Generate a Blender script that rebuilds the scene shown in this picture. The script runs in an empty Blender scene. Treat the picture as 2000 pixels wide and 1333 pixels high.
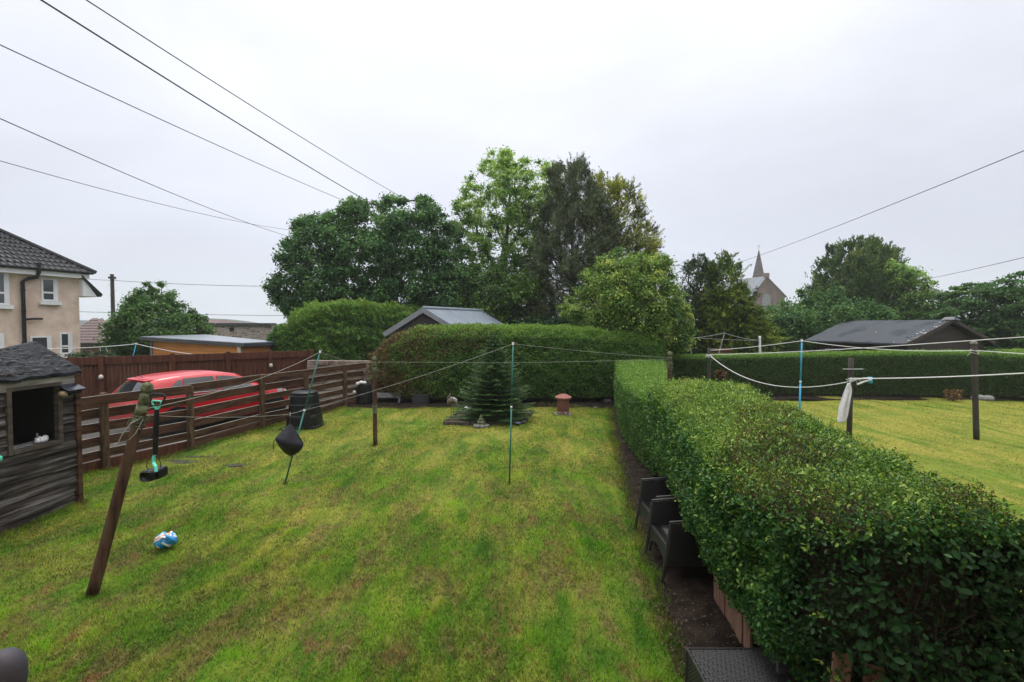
import bpy, math, random
import numpy as np
from math import sin, cos, pi, radians, sqrt
HAZE = .0007
random.seed(7)
RG = np.random.default_rng(11)
SC = bpy.context.scene
COL = SC.collection

# ------------------------------------------------------------ camera
F = 944.0; CAM_Z = 2.65; PITCH = math.atan((666.5-636)/F)
cd = bpy.data.cameras.new("camera"); cam = bpy.data.objects.new("camera", cd); COL.objects.link(cam)
cd.sensor_width = 36; cd.lens = F*36/2000; cd.clip_start = 0.05; cd.clip_end = 3000
cam.location = (0, 0, CAM_Z); cam.rotation_euler = (pi/2-PITCH, 0, 0)
SC.camera = cam

# ------------------------------------------------------------ world, sun, exposure
SUN_EL, SUN_AZ = radians(66), radians(338)        # azimuth clockwise from +Y: high ahead, a little to the left
w = bpy.data.worlds.new("World"); SC.world = w; w.use_nodes = True
nt = w.node_tree; nt.nodes.clear()
def N(nt, t, **k):
    n = nt.nodes.new(t)
    for a, b in k.items(): setattr(n, a, b)
    return n
out = N(nt, 'ShaderNodeOutputWorld'); mix = N(nt, 'ShaderNodeMixShader')
bg1 = N(nt, 'ShaderNodeBackground'); bg2 = N(nt, 'ShaderNodeBackground')
sky = N(nt, 'ShaderNodeTexSky'); sky.sky_type = 'NISHITA'; sky.sun_disc = False
sky.sun_elevation = SUN_EL; sky.sun_rotation = SUN_AZ; sky.air_density = 1.5; sky.dust_density = 4
bg1.inputs[1].default_value = 0.1
nt.links.new(sky.outputs[0], bg1.inputs[0])
tc = N(nt, 'ShaderNodeTexCoord'); sep = N(nt, 'ShaderNodeSeparateXYZ')
nt.links.new(tc.outputs['Generated'], sep.inputs[0])
rp = N(nt, 'ShaderNodeValToRGB'); nt.links.new(sep.outputs[2], rp.inputs[0])
e = rp.color_ramp.elements                      # an overcast dome: the zenith about three times the horizon
e[0].position = 0.0; e[0].color = (.245, .262, .285, 1)
e[1].position = 1.0; e[1].color = (.98, .97, .95, 1)
for p_, c_ in ((.16, (.236, .246, .284)), (.40, (.286, .294, .324)), (.56, (.305, .310, .328)), (.74, (.72, .72, .72))):
    x = e.new(p_); x.color = (*c_, 1)
nz = N(nt, 'ShaderNodeTexNoise'); nz.inputs['Scale'].default_value = 1.7; nz.inputs['Detail'].default_value = 5; nz.inputs['Distortion'].default_value = .5
mpw = N(nt, 'ShaderNodeMapping'); mpw.inputs['Scale'].default_value = (1, 1, 2.2); mpw.inputs['Location'].default_value = (.3, .1, 0)
nt.links.new(tc.outputs['Generated'], mpw.inputs[0]); nt.links.new(mpw.outputs[0], nz.inputs['Vector'])
mr = N(nt, 'ShaderNodeMapRange'); mr.inputs[1].default_value = .3; mr.inputs[2].default_value = .7
mr.inputs[3].default_value = 2.80; mr.inputs[4].default_value = 3.42
nt.links.new(nz.outputs[0], mr.inputs[0])
vd = N(nt, 'ShaderNodeVectorMath', operation='DOT_PRODUCT'); vd.inputs[1].default_value = (-.04, .83, .56); nt.links.new(tc.outputs['Generated'], vd.inputs[0])
def wm(op, a, b):                                 # brighter cloud where the sun stands behind it
    n = N(nt, 'ShaderNodeMath', operation=op)
    for i, v in ((0, a), (1, b)):
        if hasattr(v, 'is_output'): nt.links.new(v, n.inputs[i])
        else: n.inputs[i].default_value = v
    return n.outputs[0]
glow = wm('ADD', wm('MULTIPLY', wm('POWER', wm('MAXIMUM', vd.outputs['Value'], 0.0), 4.0), .13), .90)
nt.links.new(rp.outputs[0], bg2.inputs[0]); nt.links.new(wm('MULTIPLY', mr.outputs[0], glow), bg2.inputs[1])
mix.inputs[0].default_value = .94
nt.links.new(bg1.outputs[0], mix.inputs[1]); nt.links.new(bg2.outputs[0], mix.inputs[2]); nt.links.new(mix.outputs[0], out.inputs[0])
sd = bpy.data.lights.new("sun", 'SUN'); sd.energy = 1.0; sd.angle = radians(14); sd.color = (1, .97, .92)
so = bpy.data.objects.new("sun", sd); COL.objects.link(so)
so.rotation_euler = (pi/2-SUN_EL, 0, -SUN_AZ+pi)
so.location = (0, -5, 20)
SC.view_settings.view_transform = 'Standard'; SC.view_settings.look = 'None'
SC.view_settings.exposure = 0.13; SC.view_settings.gamma = 1
SC.render.engine = 'CYCLES'
cy = SC.cycles; cy.use_denoising = True
try: cy.denoiser = 'OPENIMAGEDENOISE'; cy.denoising_input_passes = 'RGB_ALBEDO_NORMAL'; cy.denoising_prefilter = 'ACCURATE'
except Exception: pass
cy.max_bounces = 6; cy.diffuse_bounces = 3; cy.glossy_bounces = 2; cy.transmission_bounces = 4; cy.volume_bounces = 1
cy.transparent_max_bounces = 6; cy.use_adaptive_sampling = True; cy.adaptive_threshold = .02
cy.caustics_reflective = False; cy.caustics_refractive = False

# ------------------------------------------------------------ helpers
def ray(px, py):
    a, b = (px-1000)/F, (666.5-py)/F
    return np.array([a, cos(PITCH)+b*sin(PITCH), b*cos(PITCH)-sin(PITCH)])
def P(px, py, z=0.0):                             # where the sight line meets height z
    d = ray(px, py); t = (z-CAM_Z)/d[2]
    return np.array([d[0]*t, d[1]*t, z])
def A(px, py, y):                                 # the sight line at distance y
    d = ray(px, py); t = y/d[1]
    return np.array([d[0]*t, y, CAM_Z+d[2]*t])
ORG = {}
def tag(o, label=None, cat=None, group=None, kind=None):
    if label: o['label'] = label
    if cat: o['category'] = cat
    if group: o['group'] = group
    if kind: o['kind'] = kind
    return o
def thing(name, label, cat, loc, group=None, kind=None):
    o = bpy.data.objects.new(name, None); COL.objects.link(o)
    o.location = tuple(float(v) for v in loc); o.empty_display_size = .2
    ORG[o.name] = np.array(loc, float)
    return tag(o, label, cat, group, kind)
def link(name, me, parent=None, loc=None):
    o = bpy.data.objects.new(name, me); COL.objects.link(o)
    if parent is not None: o.parent = parent; ORG[o.name] = ORG[parent.name]
    else:
        ORG[o.name] = np.zeros(3) if loc is None else np.array(loc, float); o.location = tuple(ORG[o.name])
    return o
class MB:
    def __init__(s): s.v = []; s.f = []
    def add(s, vs, fs):
        k = len(s.v); s.v += [tuple(float(c) for c in v) for v in vs]; s.f += [tuple(i+k for i in f) for f in fs]; return s
    def box(s, lo, hi, fr=None):                  # fr = (origin, ex, ey, ez)
        x0, y0, z0 = lo; x1, y1, z1 = hi
        vs = [(x, y, z) for z in (z0, z1) for y in (y0, y1) for x in (x0, x1)]
        if fr is not None:
            o, a, b, c = [np.array(q, float) for q in fr]; vs = [o+a*v[0]+b*v[1]+c*v[2] for v in vs]
        return s.add(vs, [(0, 2, 3, 1), (4, 5, 7, 6), (0, 1, 5, 4), (2, 6, 7, 3), (0, 4, 6, 2), (1, 3, 7, 5)])
    def hexa(s, b, t):                            # bottom 4, top 4 corner points
        return s.add(list(b)+list(t), [(3, 2, 1, 0), (4, 5, 6, 7), (0, 1, 5, 4), (1, 2, 6, 5), (2, 3, 7, 6), (3, 0, 4, 7)])
    def plank(s, a, b, w, t, up=(0, 0, 1)):       # a plank from a to b, w high (centred), t thick
        a = np.array(a, float); b = np.array(b, float); d = b-a; L = np.linalg.norm(d); d /= L
        up = np.array(up, float); n = np.cross(d, up); n /= np.linalg.norm(n); u = np.cross(n, d)
        return s.box((0, -t/2, -w/2), (L, t/2, w/2), (a, d, n, u))
    def tube(s, pts, r, n=8, caps=True):
        pts = [np.array(p, float) for p in pts]
        rs = r if hasattr(r, '__len__') else [r]*len(pts)
        k0 = len(s.v); prev = None; vs = []; fs = []
        for i, p in enumerate(pts):
            d = pts[min(i+1, len(pts)-1)]-pts[max(i-1, 0)]; d = d/(np.linalg.norm(d)+1e-9)
            if prev is None:
                h = np.array([0, 0, 1.]) if abs(d[2]) < .9 else np.array([1., 0, 0])
                u = np.cross(h, d)
            else: u = prev-d*np.dot(prev, d)
            u /= np.linalg.norm(u)+1e-9; prev = u; q = np.cross(d, u)
            for j in range(n):
                a = 2*pi*j/n; vs.append(p+rs[i]*(u*cos(a)+q*sin(a)))
        for i in range(len(pts)-1):
            for j in range(n):
                fs.append((i*n+j, i*n+(j+1) % n, (i+1)*n+(j+1) % n, (i+1)*n+j))
        if caps: fs.append(tuple(range(n))[::-1]); fs.append(tuple((len(pts)-1)*n+j for j in range(n)))
        return s.add(vs, fs)
    def lathe(s, o, prof, n=20, sq=0, ax=None):   # prof: (r, z) rows; sq flattens the round into a square
        o = np.array(o, float); vs = []; fs = []
        a0, b0, c0 = ax if ax is not None else (np.array([1., 0, 0]), np.array([0, 1., 0]), np.array([0, 0, 1.]))
        for r, z in prof:
            for j in range(n):
                a = 2*pi*j/n; m = 1.0
                if sq: m = 1/((abs(cos(a))**sq+abs(sin(a))**sq)**(1/sq))
                vs.append(o+a0*r*m*cos(a)+b0*r*m*sin(a)+c0*z)
        for i in range(len(prof)-1):
            for j in range(n): fs.append((i*n+j, i*n+(j+1) % n, (i+1)*n+(j+1) % n, (i+1)*n+j))
        fs.append(tuple(range(n))[::-1]); fs.append(tuple((len(prof)-1)*n+j for j in range(n)))
        return s.add(vs, fs)
    def poly(s, pts, off):                        # a flat outline given thickness
        n = len(pts); off = np.array(off, float); pts = [np.array(p, float) for p in pts]
        return s.add(pts+[p+off for p in pts], [tuple(range(n))[::-1], tuple(range(n, 2*n))]+[(i, (i+1) % n, n+(i+1) % n, n+i) for i in range(n)])
    def grid(s, rows):
        m = len(rows[0]); vs = [p for r in rows for p in r]
        return s.add(vs, [(i*m+j, i*m+j+1, (i+1)*m+j+1, (i+1)*m+j) for i in range(len(rows)-1) for j in range(m-1)])
    def build(s, name, m, parent=None, loc=None, smooth=False, bevel=0, sub=0):
        org = ORG[parent.name] if parent is not None else (np.zeros(3) if loc is None else np.array(loc, float))
        me = bpy.data.meshes.new(name); me.from_pydata([tuple(np.array(v)-org) for v in s.v], [], s.f); me.update()
        me.materials.append(m)
        if smooth: me.polygons.foreach_set('use_smooth', [True]*len(me.polygons))
        o = link(name, me, parent, loc)
        if bevel:
            b = o.modifiers.new('b', 'BEVEL'); b.width = bevel; b.segments = 2; b.limit_method = 'ANGLE'
        if sub:
            b = o.modifiers.new('s', 'SUBSURF'); b.levels = sub; b.render_levels = sub
        return o
def one(mb, name, m, label, cat, loc, group=None, **k):
    return tag(mb.build(name, m, None, loc, **k), label, cat, group)

def pr(nt):
    b = N(nt, 'ShaderNodeBsdfPrincipled'); o = N(nt, 'ShaderNodeOutputMaterial'); nt.links.new(b.outputs[0], o.inputs[0]); return b
def ramp(nt, src, stops):
    r = N(nt, 'ShaderNodeValToRGB'); nt.links.new(src, r.inputs[0]); e = r.color_ramp.elements
    e[0].position = stops[0][0]; e[0].color = (*stops[0][1], 1); e[1].position = stops[-1][0]; e[1].color = (*stops[-1][1], 1)
    for p_, c_ in stops[1:-1]:
        x = e.new(p_); x.color = (*c_, 1)
    return r.outputs[0]
def noise(nt, vec, scale, detail=5, rough=.6, dist=0):
    n = N(nt, 'ShaderNodeTexNoise'); n.inputs['Scale'].default_value = scale; n.inputs['Detail'].default_value = detail
    n.inputs['Roughness'].default_value = rough; n.inputs['Distortion'].default_value = dist
    if vec is not None: nt.links.new(vec, n.inputs['Vector'])
    return n.outputs[0]
def mapping(nt, src, scale=(1, 1, 1), rot=(0, 0, 0)):
    m = N(nt, 'ShaderNodeMapping'); m.inputs['Scale'].default_value = scale; m.inputs['Rotation'].default_value = rot
    nt.links.new(src, m.inputs[0]); return m.outputs[0]
def mixc(nt, fac, a, b, mode='MIX'):
    m = N(nt, 'ShaderNodeMix'); m.data_type = 'RGBA'; m.blend_type = mode
    for i, v in ((0, fac), (6, a), (7, b)):
        if hasattr(v, 'links') or hasattr(v, 'is_output'): nt.links.new(v, m.inputs[i])
        else: m.inputs[i].default_value = v if i == 0 else (*v, 1)
    return m.outputs[2]
def math_(nt, op, a, b=0.0, clamp=False):
    m = N(nt, 'ShaderNodeMath'); m.operation = op; m.use_clamp = clamp
    for i, v in ((0, a), (1, b)):
        if hasattr(v, 'is_output'): nt.links.new(v, m.inputs[i])
        else: m.inputs[i].default_value = v
    return m.outputs[0]
def bump(nt, b, h, st=.3, dist=.02):
    n = N(nt, 'ShaderNodeBump'); n.inputs['Strength'].default_value = st; n.inputs['Distance'].default_value = dist
    nt.links.new(h, n.inputs['Height']); nt.links.new(n.outputs[0], b.inputs['Normal'])
def newmat(name):
    m = bpy.data.materials.new(name); m.use_nodes = True; m.node_tree.nodes.clear(); return m, m.node_tree
def mat(name, c1, c2=None, scale=6, stretch=(1, 1, 1), rough=.7, bs=.3, bd=.01, metal=0, spec=.5, c3=None, fine=4, rot=(0, 0, 0), lo=.35, hi=.65):
    m, nt = newmat(name); b = pr(nt); c2 = c2 or tuple(v*1.4 for v in c1)
    g = N(nt, 'ShaderNodeNewGeometry'); v = mapping(nt, g.outputs['Position'], stretch, rot)
    n1 = noise(nt, v, scale, 6, .65)
    st = [(lo, c1), (hi, c2)]
    if c3: st = [(lo, c1), ((lo+hi)/2, c2), (hi+.06, c3)]
    nt.links.new(ramp(nt, n1, st), b.inputs['Base Color'])
    b.inputs['Roughness'].default_value = rough; b.inputs['Metallic'].default_value = metal; b.inputs['Specular IOR Level'].default_value = spec
    if bs:
        n2 = noise(nt, v, scale*fine, 5, .6); bump(nt, b, math_(nt, 'ADD', n1, n2), bs, bd)
    return m
def leafmat(name, stops, rough=.5, trans=.25, spec=.35, tcol=1.35):
    m, nt = newmat(name); o = N(nt, 'ShaderNodeOutputMaterial'); b = N(nt, 'ShaderNodeBsdfPrincipled'); t = N(nt, 'ShaderNodeBsdfTranslucent')
    a = N(nt, 'ShaderNodeAttribute'); a.attribute_name = 'tint'
    c = ramp(nt, a.outputs['Fac'], stops); nt.links.new(c, b.inputs['Base Color'])
    c2 = mixc(nt, 1.0, c, (tcol, tcol, tcol*.6), 'MULTIPLY'); nt.links.new(c2, t.inputs[0])
    b.inputs['Roughness'].default_value = rough; b.inputs['Specular IOR Level'].default_value = spec
    x = N(nt, 'ShaderNodeMixShader'); x.inputs[0].default_value = trans
    nt.links.new(b.outputs[0], x.inputs[1]); nt.links.new(t.outputs[0], x.inputs[2]); nt.links.new(x.outputs[0], o.inputs[0]); return m

# ---- numpy meshes
def npmesh(name, V, faces_n, idx, m, parent=None, tint=None, loc=None):
    org = ORG[parent.name] if parent is not None else (np.zeros(3) if loc is None else np.array(loc, float))
    me = bpy.data.meshes.new(name); V = (V-org).astype(np.float32)
    me.vertices.add(len(V)); me.vertices.foreach_set('co', V.ravel())
    nf = len(idx)//faces_n; me.loops.add(len(idx)); me.loops.foreach_set('vertex_index', idx.astype(np.int32))
    me.polygons.add(nf); me.polygons.foreach_set('loop_start', np.arange(0, nf*faces_n, faces_n, dtype=np.int32))
    me.update(calc_edges=True)
    if tint is not None:
        at = me.attributes.new('tint', 'FLOAT', 'FACE'); at.data.foreach_set('value', tint.astype(np.float32))
    me.materials.append(m)
    return link(name, me, parent, loc)
def unit(v): return v/(np.linalg.norm(v, axis=1, keepdims=True)+1e-9)
def leaves(name, C, ax, nrm, L, asp, tint, m, parent=None, fold=.25, fine=False, loc=None):
    """one leaf-shaped blade per centre; ax = long axis, nrm = rough normal"""
    n = len(C); L = np.broadcast_to(np.asarray(L, float), (n,))[:, None]; asp = np.broadcast_to(np.asarray(asp, float), (n,))[:, None]
    ax = unit(ax); s = unit(np.cross(ax, nrm)); nn = np.cross(s, ax)
    W = L*asp*.5
    if not fine:
        V = np.stack([C-ax*L*.5, C+s*W+nn*W*fold, C+ax*L*.5, C-s*W+nn*W*fold], 1).reshape(-1, 3)
        return npmesh(name, V, 4, np.arange(4*n), m, parent, tint, loc)
    V = np.stack([C-ax*L*.5, C-ax*L*.22+s*W*.9+nn*W*fold, C+ax*L*.18+s*W*.85+nn*W*fold, C+ax*L*.5-nn*L*.08,
                  C+ax*L*.18-s*W*.85+nn*W*fold, C-ax*L*.22-s*W*.9+nn*W*fold], 1).reshape(-1, 3)
    b = (np.arange(n)*6)[:, None]
    idx = np.concatenate([b+np.array([[0, 1, 2, 3]]), b+np.array([[0, 3, 4, 5]])], 1).ravel()
    return npmesh(name, V, 4, idx, m, parent, np.repeat(tint, 2), loc)
def rnd(n): return RG.normal(size=(n, 3))
def wob(p, k=1.0, seed=0.0):                      # smooth pseudo-noise of position, about -1..1
    x, y, z = p[:, 0]*k+seed, p[:, 1]*k+seed*1.7, p[:, 2]*k+seed*.6
    return (np.sin(x*1.3+1.9*np.sin(y*.9+z))+np.sin(y*1.7+1.3*np.sin(z*1.1+x*.7)+2)+np.sin(z*1.9+1.7*np.sin(x*1.2-y*.5)+4))/3
def inpoly(pt, poly):
    x, y = pt[:, 0], pt[:, 1]; r = np.zeros(len(pt), bool); n = len(poly)
    for i in range(n):
        x0, y0 = poly[i]; x1, y1 = poly[(i+1) % n]
        if y0 == y1: continue
        r ^= ((y0 > y) != (y1 > y)) & (x < (x1-x0)*(y-y0)/(y1-y0)+x0)
    return r
def edged(pt, poly):
    d = np.full(len(pt), 1e9); n = len(poly)
    for i in range(n):
        a = np.array(poly[i]); b = np.array(poly[(i+1) % n]); ab = b-a
        t = np.clip(((pt-a)@ab)/(ab@ab+1e-9), 0, 1)[:, None]
        d = np.minimum(d, np.linalg.norm(pt-(a+t*ab), axis=1))
    return d

def limbs(base, tips, r0, mb, top_frac=.35, fork=.25):
    """grow a branch skeleton from base through the tips; radii by the number of twigs carried"""
    base = np.array(base, float); c = tips.mean(0)
    jx = lambda k: np.array([random.uniform(-k, k), random.uniform(-k, k), 0])
    tr = [base, base+(np.array([c[0], c[1], base[2]])-base)*.3+np.array([0, 0, (c[2]-base[2])*.45])+jx(.2), np.array([c[0], c[1], base[2]+(c[2]-base[2])*.75])+jx(.5),
          np.array([c[0], c[1], tips[:, 2].max()*.55+c[2]*.45])+jx(.8)]
    nodes = []
    for i in range(3):
        for t in np.linspace(0, 1, 5)[:-1]: nodes.append(tr[i]*(1-t)+tr[i+1]*t)
    nodes.append(tr[3]); par = [-1]+list(range(len(nodes)-1)); cost = [np.linalg.norm(nd-base) for nd in nodes]
    nodes = [np.array(q) for q in nodes]
    zmin = base[2]+(tips[:, 2].min()-base[2])*fork
    order = np.argsort(np.linalg.norm(tips-c, axis=1))
    ntr = len(nodes)
    for t in tips[order]:
        M = np.array(nodes); d = np.linalg.norm(M-t, axis=1)
        pen = d+.35*np.array(cost)+np.where(M[:, 2] > t[2], (M[:, 2]-t[2])*1.5, 0)+np.where(M[:, 2] < zmin, 50, 0)
        k = int(np.argmin(pen)); a = nodes[k]
        mid = (a+t)/2+np.array([random.uniform(-.1, .1), random.uniform(-.1, .1), .12])*d[k]*.6
        nodes.append(mid); par.append(k); cost.append(cost[k]+d[k]*.5)
        nodes.append(t); par.append(len(nodes)-2); cost.append(cost[k]+d[k])
    cnt = np.ones(len(nodes))
    for i in range(len(nodes)-1, 0, -1): cnt[par[i]] += cnt[i]*1.0 if par[i] >= 0 else 0
    rad = r0*(cnt/cnt[0])**.45
    for i in range(1, len(nodes)):
        p_ = par[i]; mb.tube([nodes[p_], nodes[i]], [min(rad[p_], rad[i]*1.5), rad[i]], 5 if i > ntr else 8, caps=False)
    return mb

def crown(outline, depth, thick, ncl, per, leaf, spread, asp=.6, mode='leaf', flat=.8, tb=(.5, .25), low=0, jitter=.12):
    poly = [(A(x, y, depth)[0], A(x, y, depth)[2]) for x, y in outline]
    arr = np.array(poly); lo, hi = arr.min(0), arr.max(0)
    pts = np.zeros((0, 2))
    while len(pts) < ncl:
        q = RG.uniform(lo, hi, (ncl*3, 2)); q = q[inpoly(q, poly)]; pts = np.vstack([pts, q])
    pts = pts[:ncl]; de = edged(pts, poly); R = np.percentile(de, 97)+1e-6
    h = thick*np.sqrt(np.clip(1-(1-np.clip(de/R, 0, 1))**2, 0, 1))
    sg = np.where(RG.random(ncl) < .62, -1, 1); y = depth+sg*h*RG.random(ncl)**.45
    C = np.stack([pts[:, 0], y, pts[:, 1]], 1)
    size = spread*RG.uniform(.6, 1.3, ncl)*(.55+.45*np.clip(de/(R*.5), 0, 1))
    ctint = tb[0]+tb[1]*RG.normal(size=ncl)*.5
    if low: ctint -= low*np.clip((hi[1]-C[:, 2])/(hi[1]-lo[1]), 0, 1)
    k = (per*RG.uniform(.5, 1.4, ncl)).astype(int); ci = np.repeat(np.arange(ncl), k); n = len(ci)
    d = rnd(n); d[:, 2] *= flat; rr = np.clip(np.abs(RG.normal(size=n))*.58+.08, 0, 1.15)
    off = unit(d)*rr[:, None]*size[ci][:, None]; off[:, 2] *= flat; rr = np.clip(rr, 0, 1)
    if mode in ('pine', 'spray', 'up'):            # needles and scales sit along shoots
        ns_ = 9; sd_ = rnd(ncl*ns_); cq = np.stack([pts[:, 0].mean(), depth, pts[:, 1].mean()]); oc = unit(C-cq); oc = np.repeat(oc, ns_, 0)
        if mode == 'pine': sd_ = sd_*.5+oc*.45+np.array([0, 0, .95])
        elif mode == 'spray': sd_ = sd_*.5+oc*np.array([1., 1., .25])+np.array([0, 0, .16])
        else: sd_ = sd_*.35+oc*.5+np.array([0, 0, 1.])
        sd_ = unit(sd_); si = ci*ns_+RG.integers(0, ns_, n); tt_ = RG.random(n)**.8
        root_ = rnd(ncl*ns_)*.35
        off = (root_[si]+sd_[si]*tt_[:, None]*1.25)*size[ci][:, None]+rnd(n)*leaf*.22; rr = tt_; sdir = sd_[si]
    pos = C[ci]+off
    cc = np.array([pts[:, 0].mean(), depth, pts[:, 1].mean()])
    outd = unit(pos-cc)
    if mode == 'leaf':
        ax = unit(off)*.6+rnd(n)*.6+np.array([0, 0, -.25]); nr = unit(off)*.5+outd*.4+np.array([0, 0, .7])+rnd(n)*.45
    elif mode == 'pine':
        ax = sdir*.9+rnd(n)*.5; nr = rnd(n)
    elif mode == 'spray':
        ax = sdir+rnd(n)*.42; nr = np.array([0, 0, 1.])+rnd(n)*.5
    else:
        ax = sdir+rnd(n)*.35; nr = outd+rnd(n)*.5
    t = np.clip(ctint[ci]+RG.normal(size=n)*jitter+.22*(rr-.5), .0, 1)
    return C, pos, ax, nr, leaf*RG.uniform(.6, 1.3, n), asp, t
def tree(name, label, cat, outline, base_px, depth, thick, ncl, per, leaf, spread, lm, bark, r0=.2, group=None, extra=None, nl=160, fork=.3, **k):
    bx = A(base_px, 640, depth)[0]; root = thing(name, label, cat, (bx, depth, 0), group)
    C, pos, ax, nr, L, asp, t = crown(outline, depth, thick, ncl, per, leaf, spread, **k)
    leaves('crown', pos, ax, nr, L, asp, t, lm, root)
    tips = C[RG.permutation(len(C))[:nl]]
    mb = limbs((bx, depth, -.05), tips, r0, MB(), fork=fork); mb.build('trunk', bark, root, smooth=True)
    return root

def patches_sample(pats, n):
    """points on bilinear patches (p00,p10,p11,p01), equal density by area -> pos, normal"""
    pats = [np.array(q, float) for q in pats]
    ar = np.array([np.linalg.norm(np.cross(q[2]-q[0], q[3]-q[1]))/2 for q in pats])
    pick = RG.choice(len(pats), n, p=ar/ar.sum()); Q = np.array(pats)[pick]
    u = RG.random(n)[:, None]; v = RG.random(n)[:, None]
    pos = Q[:, 0]*(1-u)*(1-v)+Q[:, 1]*u*(1-v)+Q[:, 2]*u*v+Q[:, 3]*(1-u)*v
    return pos, unit(np.cross(Q[:, 2]-Q[:, 0], Q[:, 3]-Q[:, 1]))
def loft_patches(secs, close=True):
    """secs: list of cross-section polylines with equal counts; outward = to the left of travel as given"""
    out = []
    for a, b in zip(secs[:-1], secs[1:]):
        for i in range(len(a)-1): out.append((a[i], b[i], b[i+1], a[i+1]))
    return out
def hedge(name, label, secs, nleaf, leaf, lm, corem, tint=None, shape=None, rough_amp=.06, inset=.13, ends=True, asp=.55, fine=False, group=None, up=.25, kscale=2.2, deep=.12, depth_bias=None, dens=None):
    secs = [[np.array(p, float) for p in s] for s in secs]
    pats = loft_patches(secs)
    if ends:
        for s, fl in ((secs[0], 1), (secs[-1], 0)):
            m = len(s)
            for i in range(m//2):
                q = (s[i], s[i+1], s[m-2-i], s[m-1-i]) if not fl else (s[m-1-i], s[m-2-i], s[i+1], s[i])
                if i+1 <= m-2-i: pats.append(q)
    cen = np.mean([p for s in secs for p in s], 0)
    base = np.array([cen[0], cen[1], 0]); root = thing(name, label, 'hedge', base, group)
    pos, nn = patches_sample(pats, nleaf)
    # orient outward using the section centres
    ctr = np.array([np.mean(s, 0) for s in secs]); seg = np.argmin(np.linalg.norm(pos[:, None, :2]-ctr[None, :, :2], axis=2), axis=1)
    oc = pos-ctr[seg]; fl = np.sign((nn*oc).sum(1)); fl[fl == 0] = 1; nn = nn*fl[:, None]
    wv = wob(pos, kscale*2, 3.0)*.6+wob(pos, kscale*5.5, 1.0)*.5
    if dens is not None:
        keep = RG.random(len(pos)) < dens(pos, wv); pos, nn, wv = pos[keep], nn[keep], wv[keep]
    n = len(pos)
    dep = -deep*RG.random(n)**1.3+.03*RG.normal(size=n)*.6
    pos = pos+nn*(wv*rough_amp+dep)[:, None]
    sh = np.clip(unit(nn)[:, 2], 0, 1)
    ax = rnd(n)*.55+nn*.45+np.array([0, 0, up]); nr = nn*.9+rnd(n)*.55+np.array([0, 0, .35])
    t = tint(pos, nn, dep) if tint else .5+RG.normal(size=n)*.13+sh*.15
    sz = leaf*RG.uniform(.55, 1.25, n)
    if shape is not None: sm_, asp = shape(pos, nn, t); sz = sz*sm_
    leaves('foliage', pos, ax, nr, sz, asp, np.clip(t, 0, 1), lm, root, fine=fine)
    mb = MB(); c2 = []
    for s in secs:
        c = np.mean(s, 0); q = []
        for p in s:
            d = p-c; L = np.linalg.norm(d); v = p-d/L*min(inset*1.25, L*.5); v[2] = p[2]-.06 if (p is s[0] or p is s[-1]) else v[2]; q.append(v)
        c2.append(q)
    if ends:
        ax0 = c2[1][0]-c2[0][0]; ax0 = ax0/np.linalg.norm(ax0)*inset; c2[0] = [p+ax0 for p in c2[0]]
        ax1 = c2[-2][0]-c2[-1][0]; ax1 = ax1/np.linalg.norm(ax1)*inset; c2[-1] = [p+ax1 for p in c2[-1]]
    mb.grid(c2); m = len(c2[0]); k = len(c2)
    mb.f += [tuple(range(m)), tuple((k-1)*m+i for i in range(m))[::-1]]
    mb.f += [(i*m, (i+1)*m, (i+1)*m+m-1, i*m+m-1) for i in range(k-1)]
    mb.build('twigs', corem, root)
    return root
def sag(a, b, s, n=16):
    a = np.array(a, float); b = np.array(b, float)
    return [a*(1-t)+b*t-np.array([0, 0, 4*s*t*(1-t)]) for t in np.linspace(0, 1, n)]

# ------------------------------------------------------------ materials
BARK = mat('bark', (.05, .04, .032), (.11, .095, .075), 9, (1, 1, .3), .9, .8, .03)
BARKD = mat('bark_dark', (.03, .024, .018), (.07, .055, .04), 9, (1, 1, .3), .9, .8, .03)
TWIG = mat('twig_mass', (.016, .014, .008), (.045, .038, .02), 14, rough=.95, bs=1, bd=.05)
FENCE = mat('fence_wood', (.020, .011, .008), (.072, .034, .018), 3, (.6, .6, 5), .75, .5, .01, spec=.2, c3=(.10, .062, .044))
FENCEW = mat('fence_post_wood', (.036, .022, .015), (.10, .058, .032), 4, (4, 4, .6), .8, .5, .01, spec=.2, c3=(.14, .105, .07))
RAILTOP = mat('weathered_edge', (.26, .24, .21), (.42, .40, .36), 8, rough=.8)
DFENCE = mat('dark_fence_wood', (.045, .016, .010), (.12, .045, .024), 3, (6, 6, .5), .7, .4, .01, spec=.2)
SHEDW = mat('old_shed_boards', (.010, .008, .007), (.045, .036, .032), 1.9, (.6, .45, 9), .75, .8, .012, spec=.2, c3=(.24, .225, .225), lo=.36, hi=.64)
SHEDT = mat('shed_trim', (.03, .022, .018), (.09, .07, .055), 4, (1, 1, 4), .8, .4)
FELT = mat('torn_roof_felt', (.006, .007, .010), (.022, .025, .032), 7, (1, .6, 1), rough=.5, bs=1, bd=.02, fine=4, spec=.12)
DARK = mat('dark_interior', (.006, .006, .006), (.012, .011, .01), 3, rough=.9)
HARL = mat('pebble_dash', (.62, .47, .38), (.82, .66, .55), 1.4, rough=.95, bs=.8, bd=.03, fine=22)
WHITE = mat('white_paint', (.72, .73, .75), (.80, .80, .81), 3, rough=.5, bs=.05)
GREYP = mat('grey_paint', (.19, .20, .22), (.25, .26, .28), 3, rough=.5, bs=.05)
BLACKP = mat('black_plastic', (.005, .005, .007), (.011, .012, .015), 5, rough=.42, bs=.1, spec=.3)
ROOFT = mat('dark_roof_tiles', (.010, .011, .014), (.028, .030, .036), 2, rough=.55, bs=.3, spec=.3)
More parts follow.
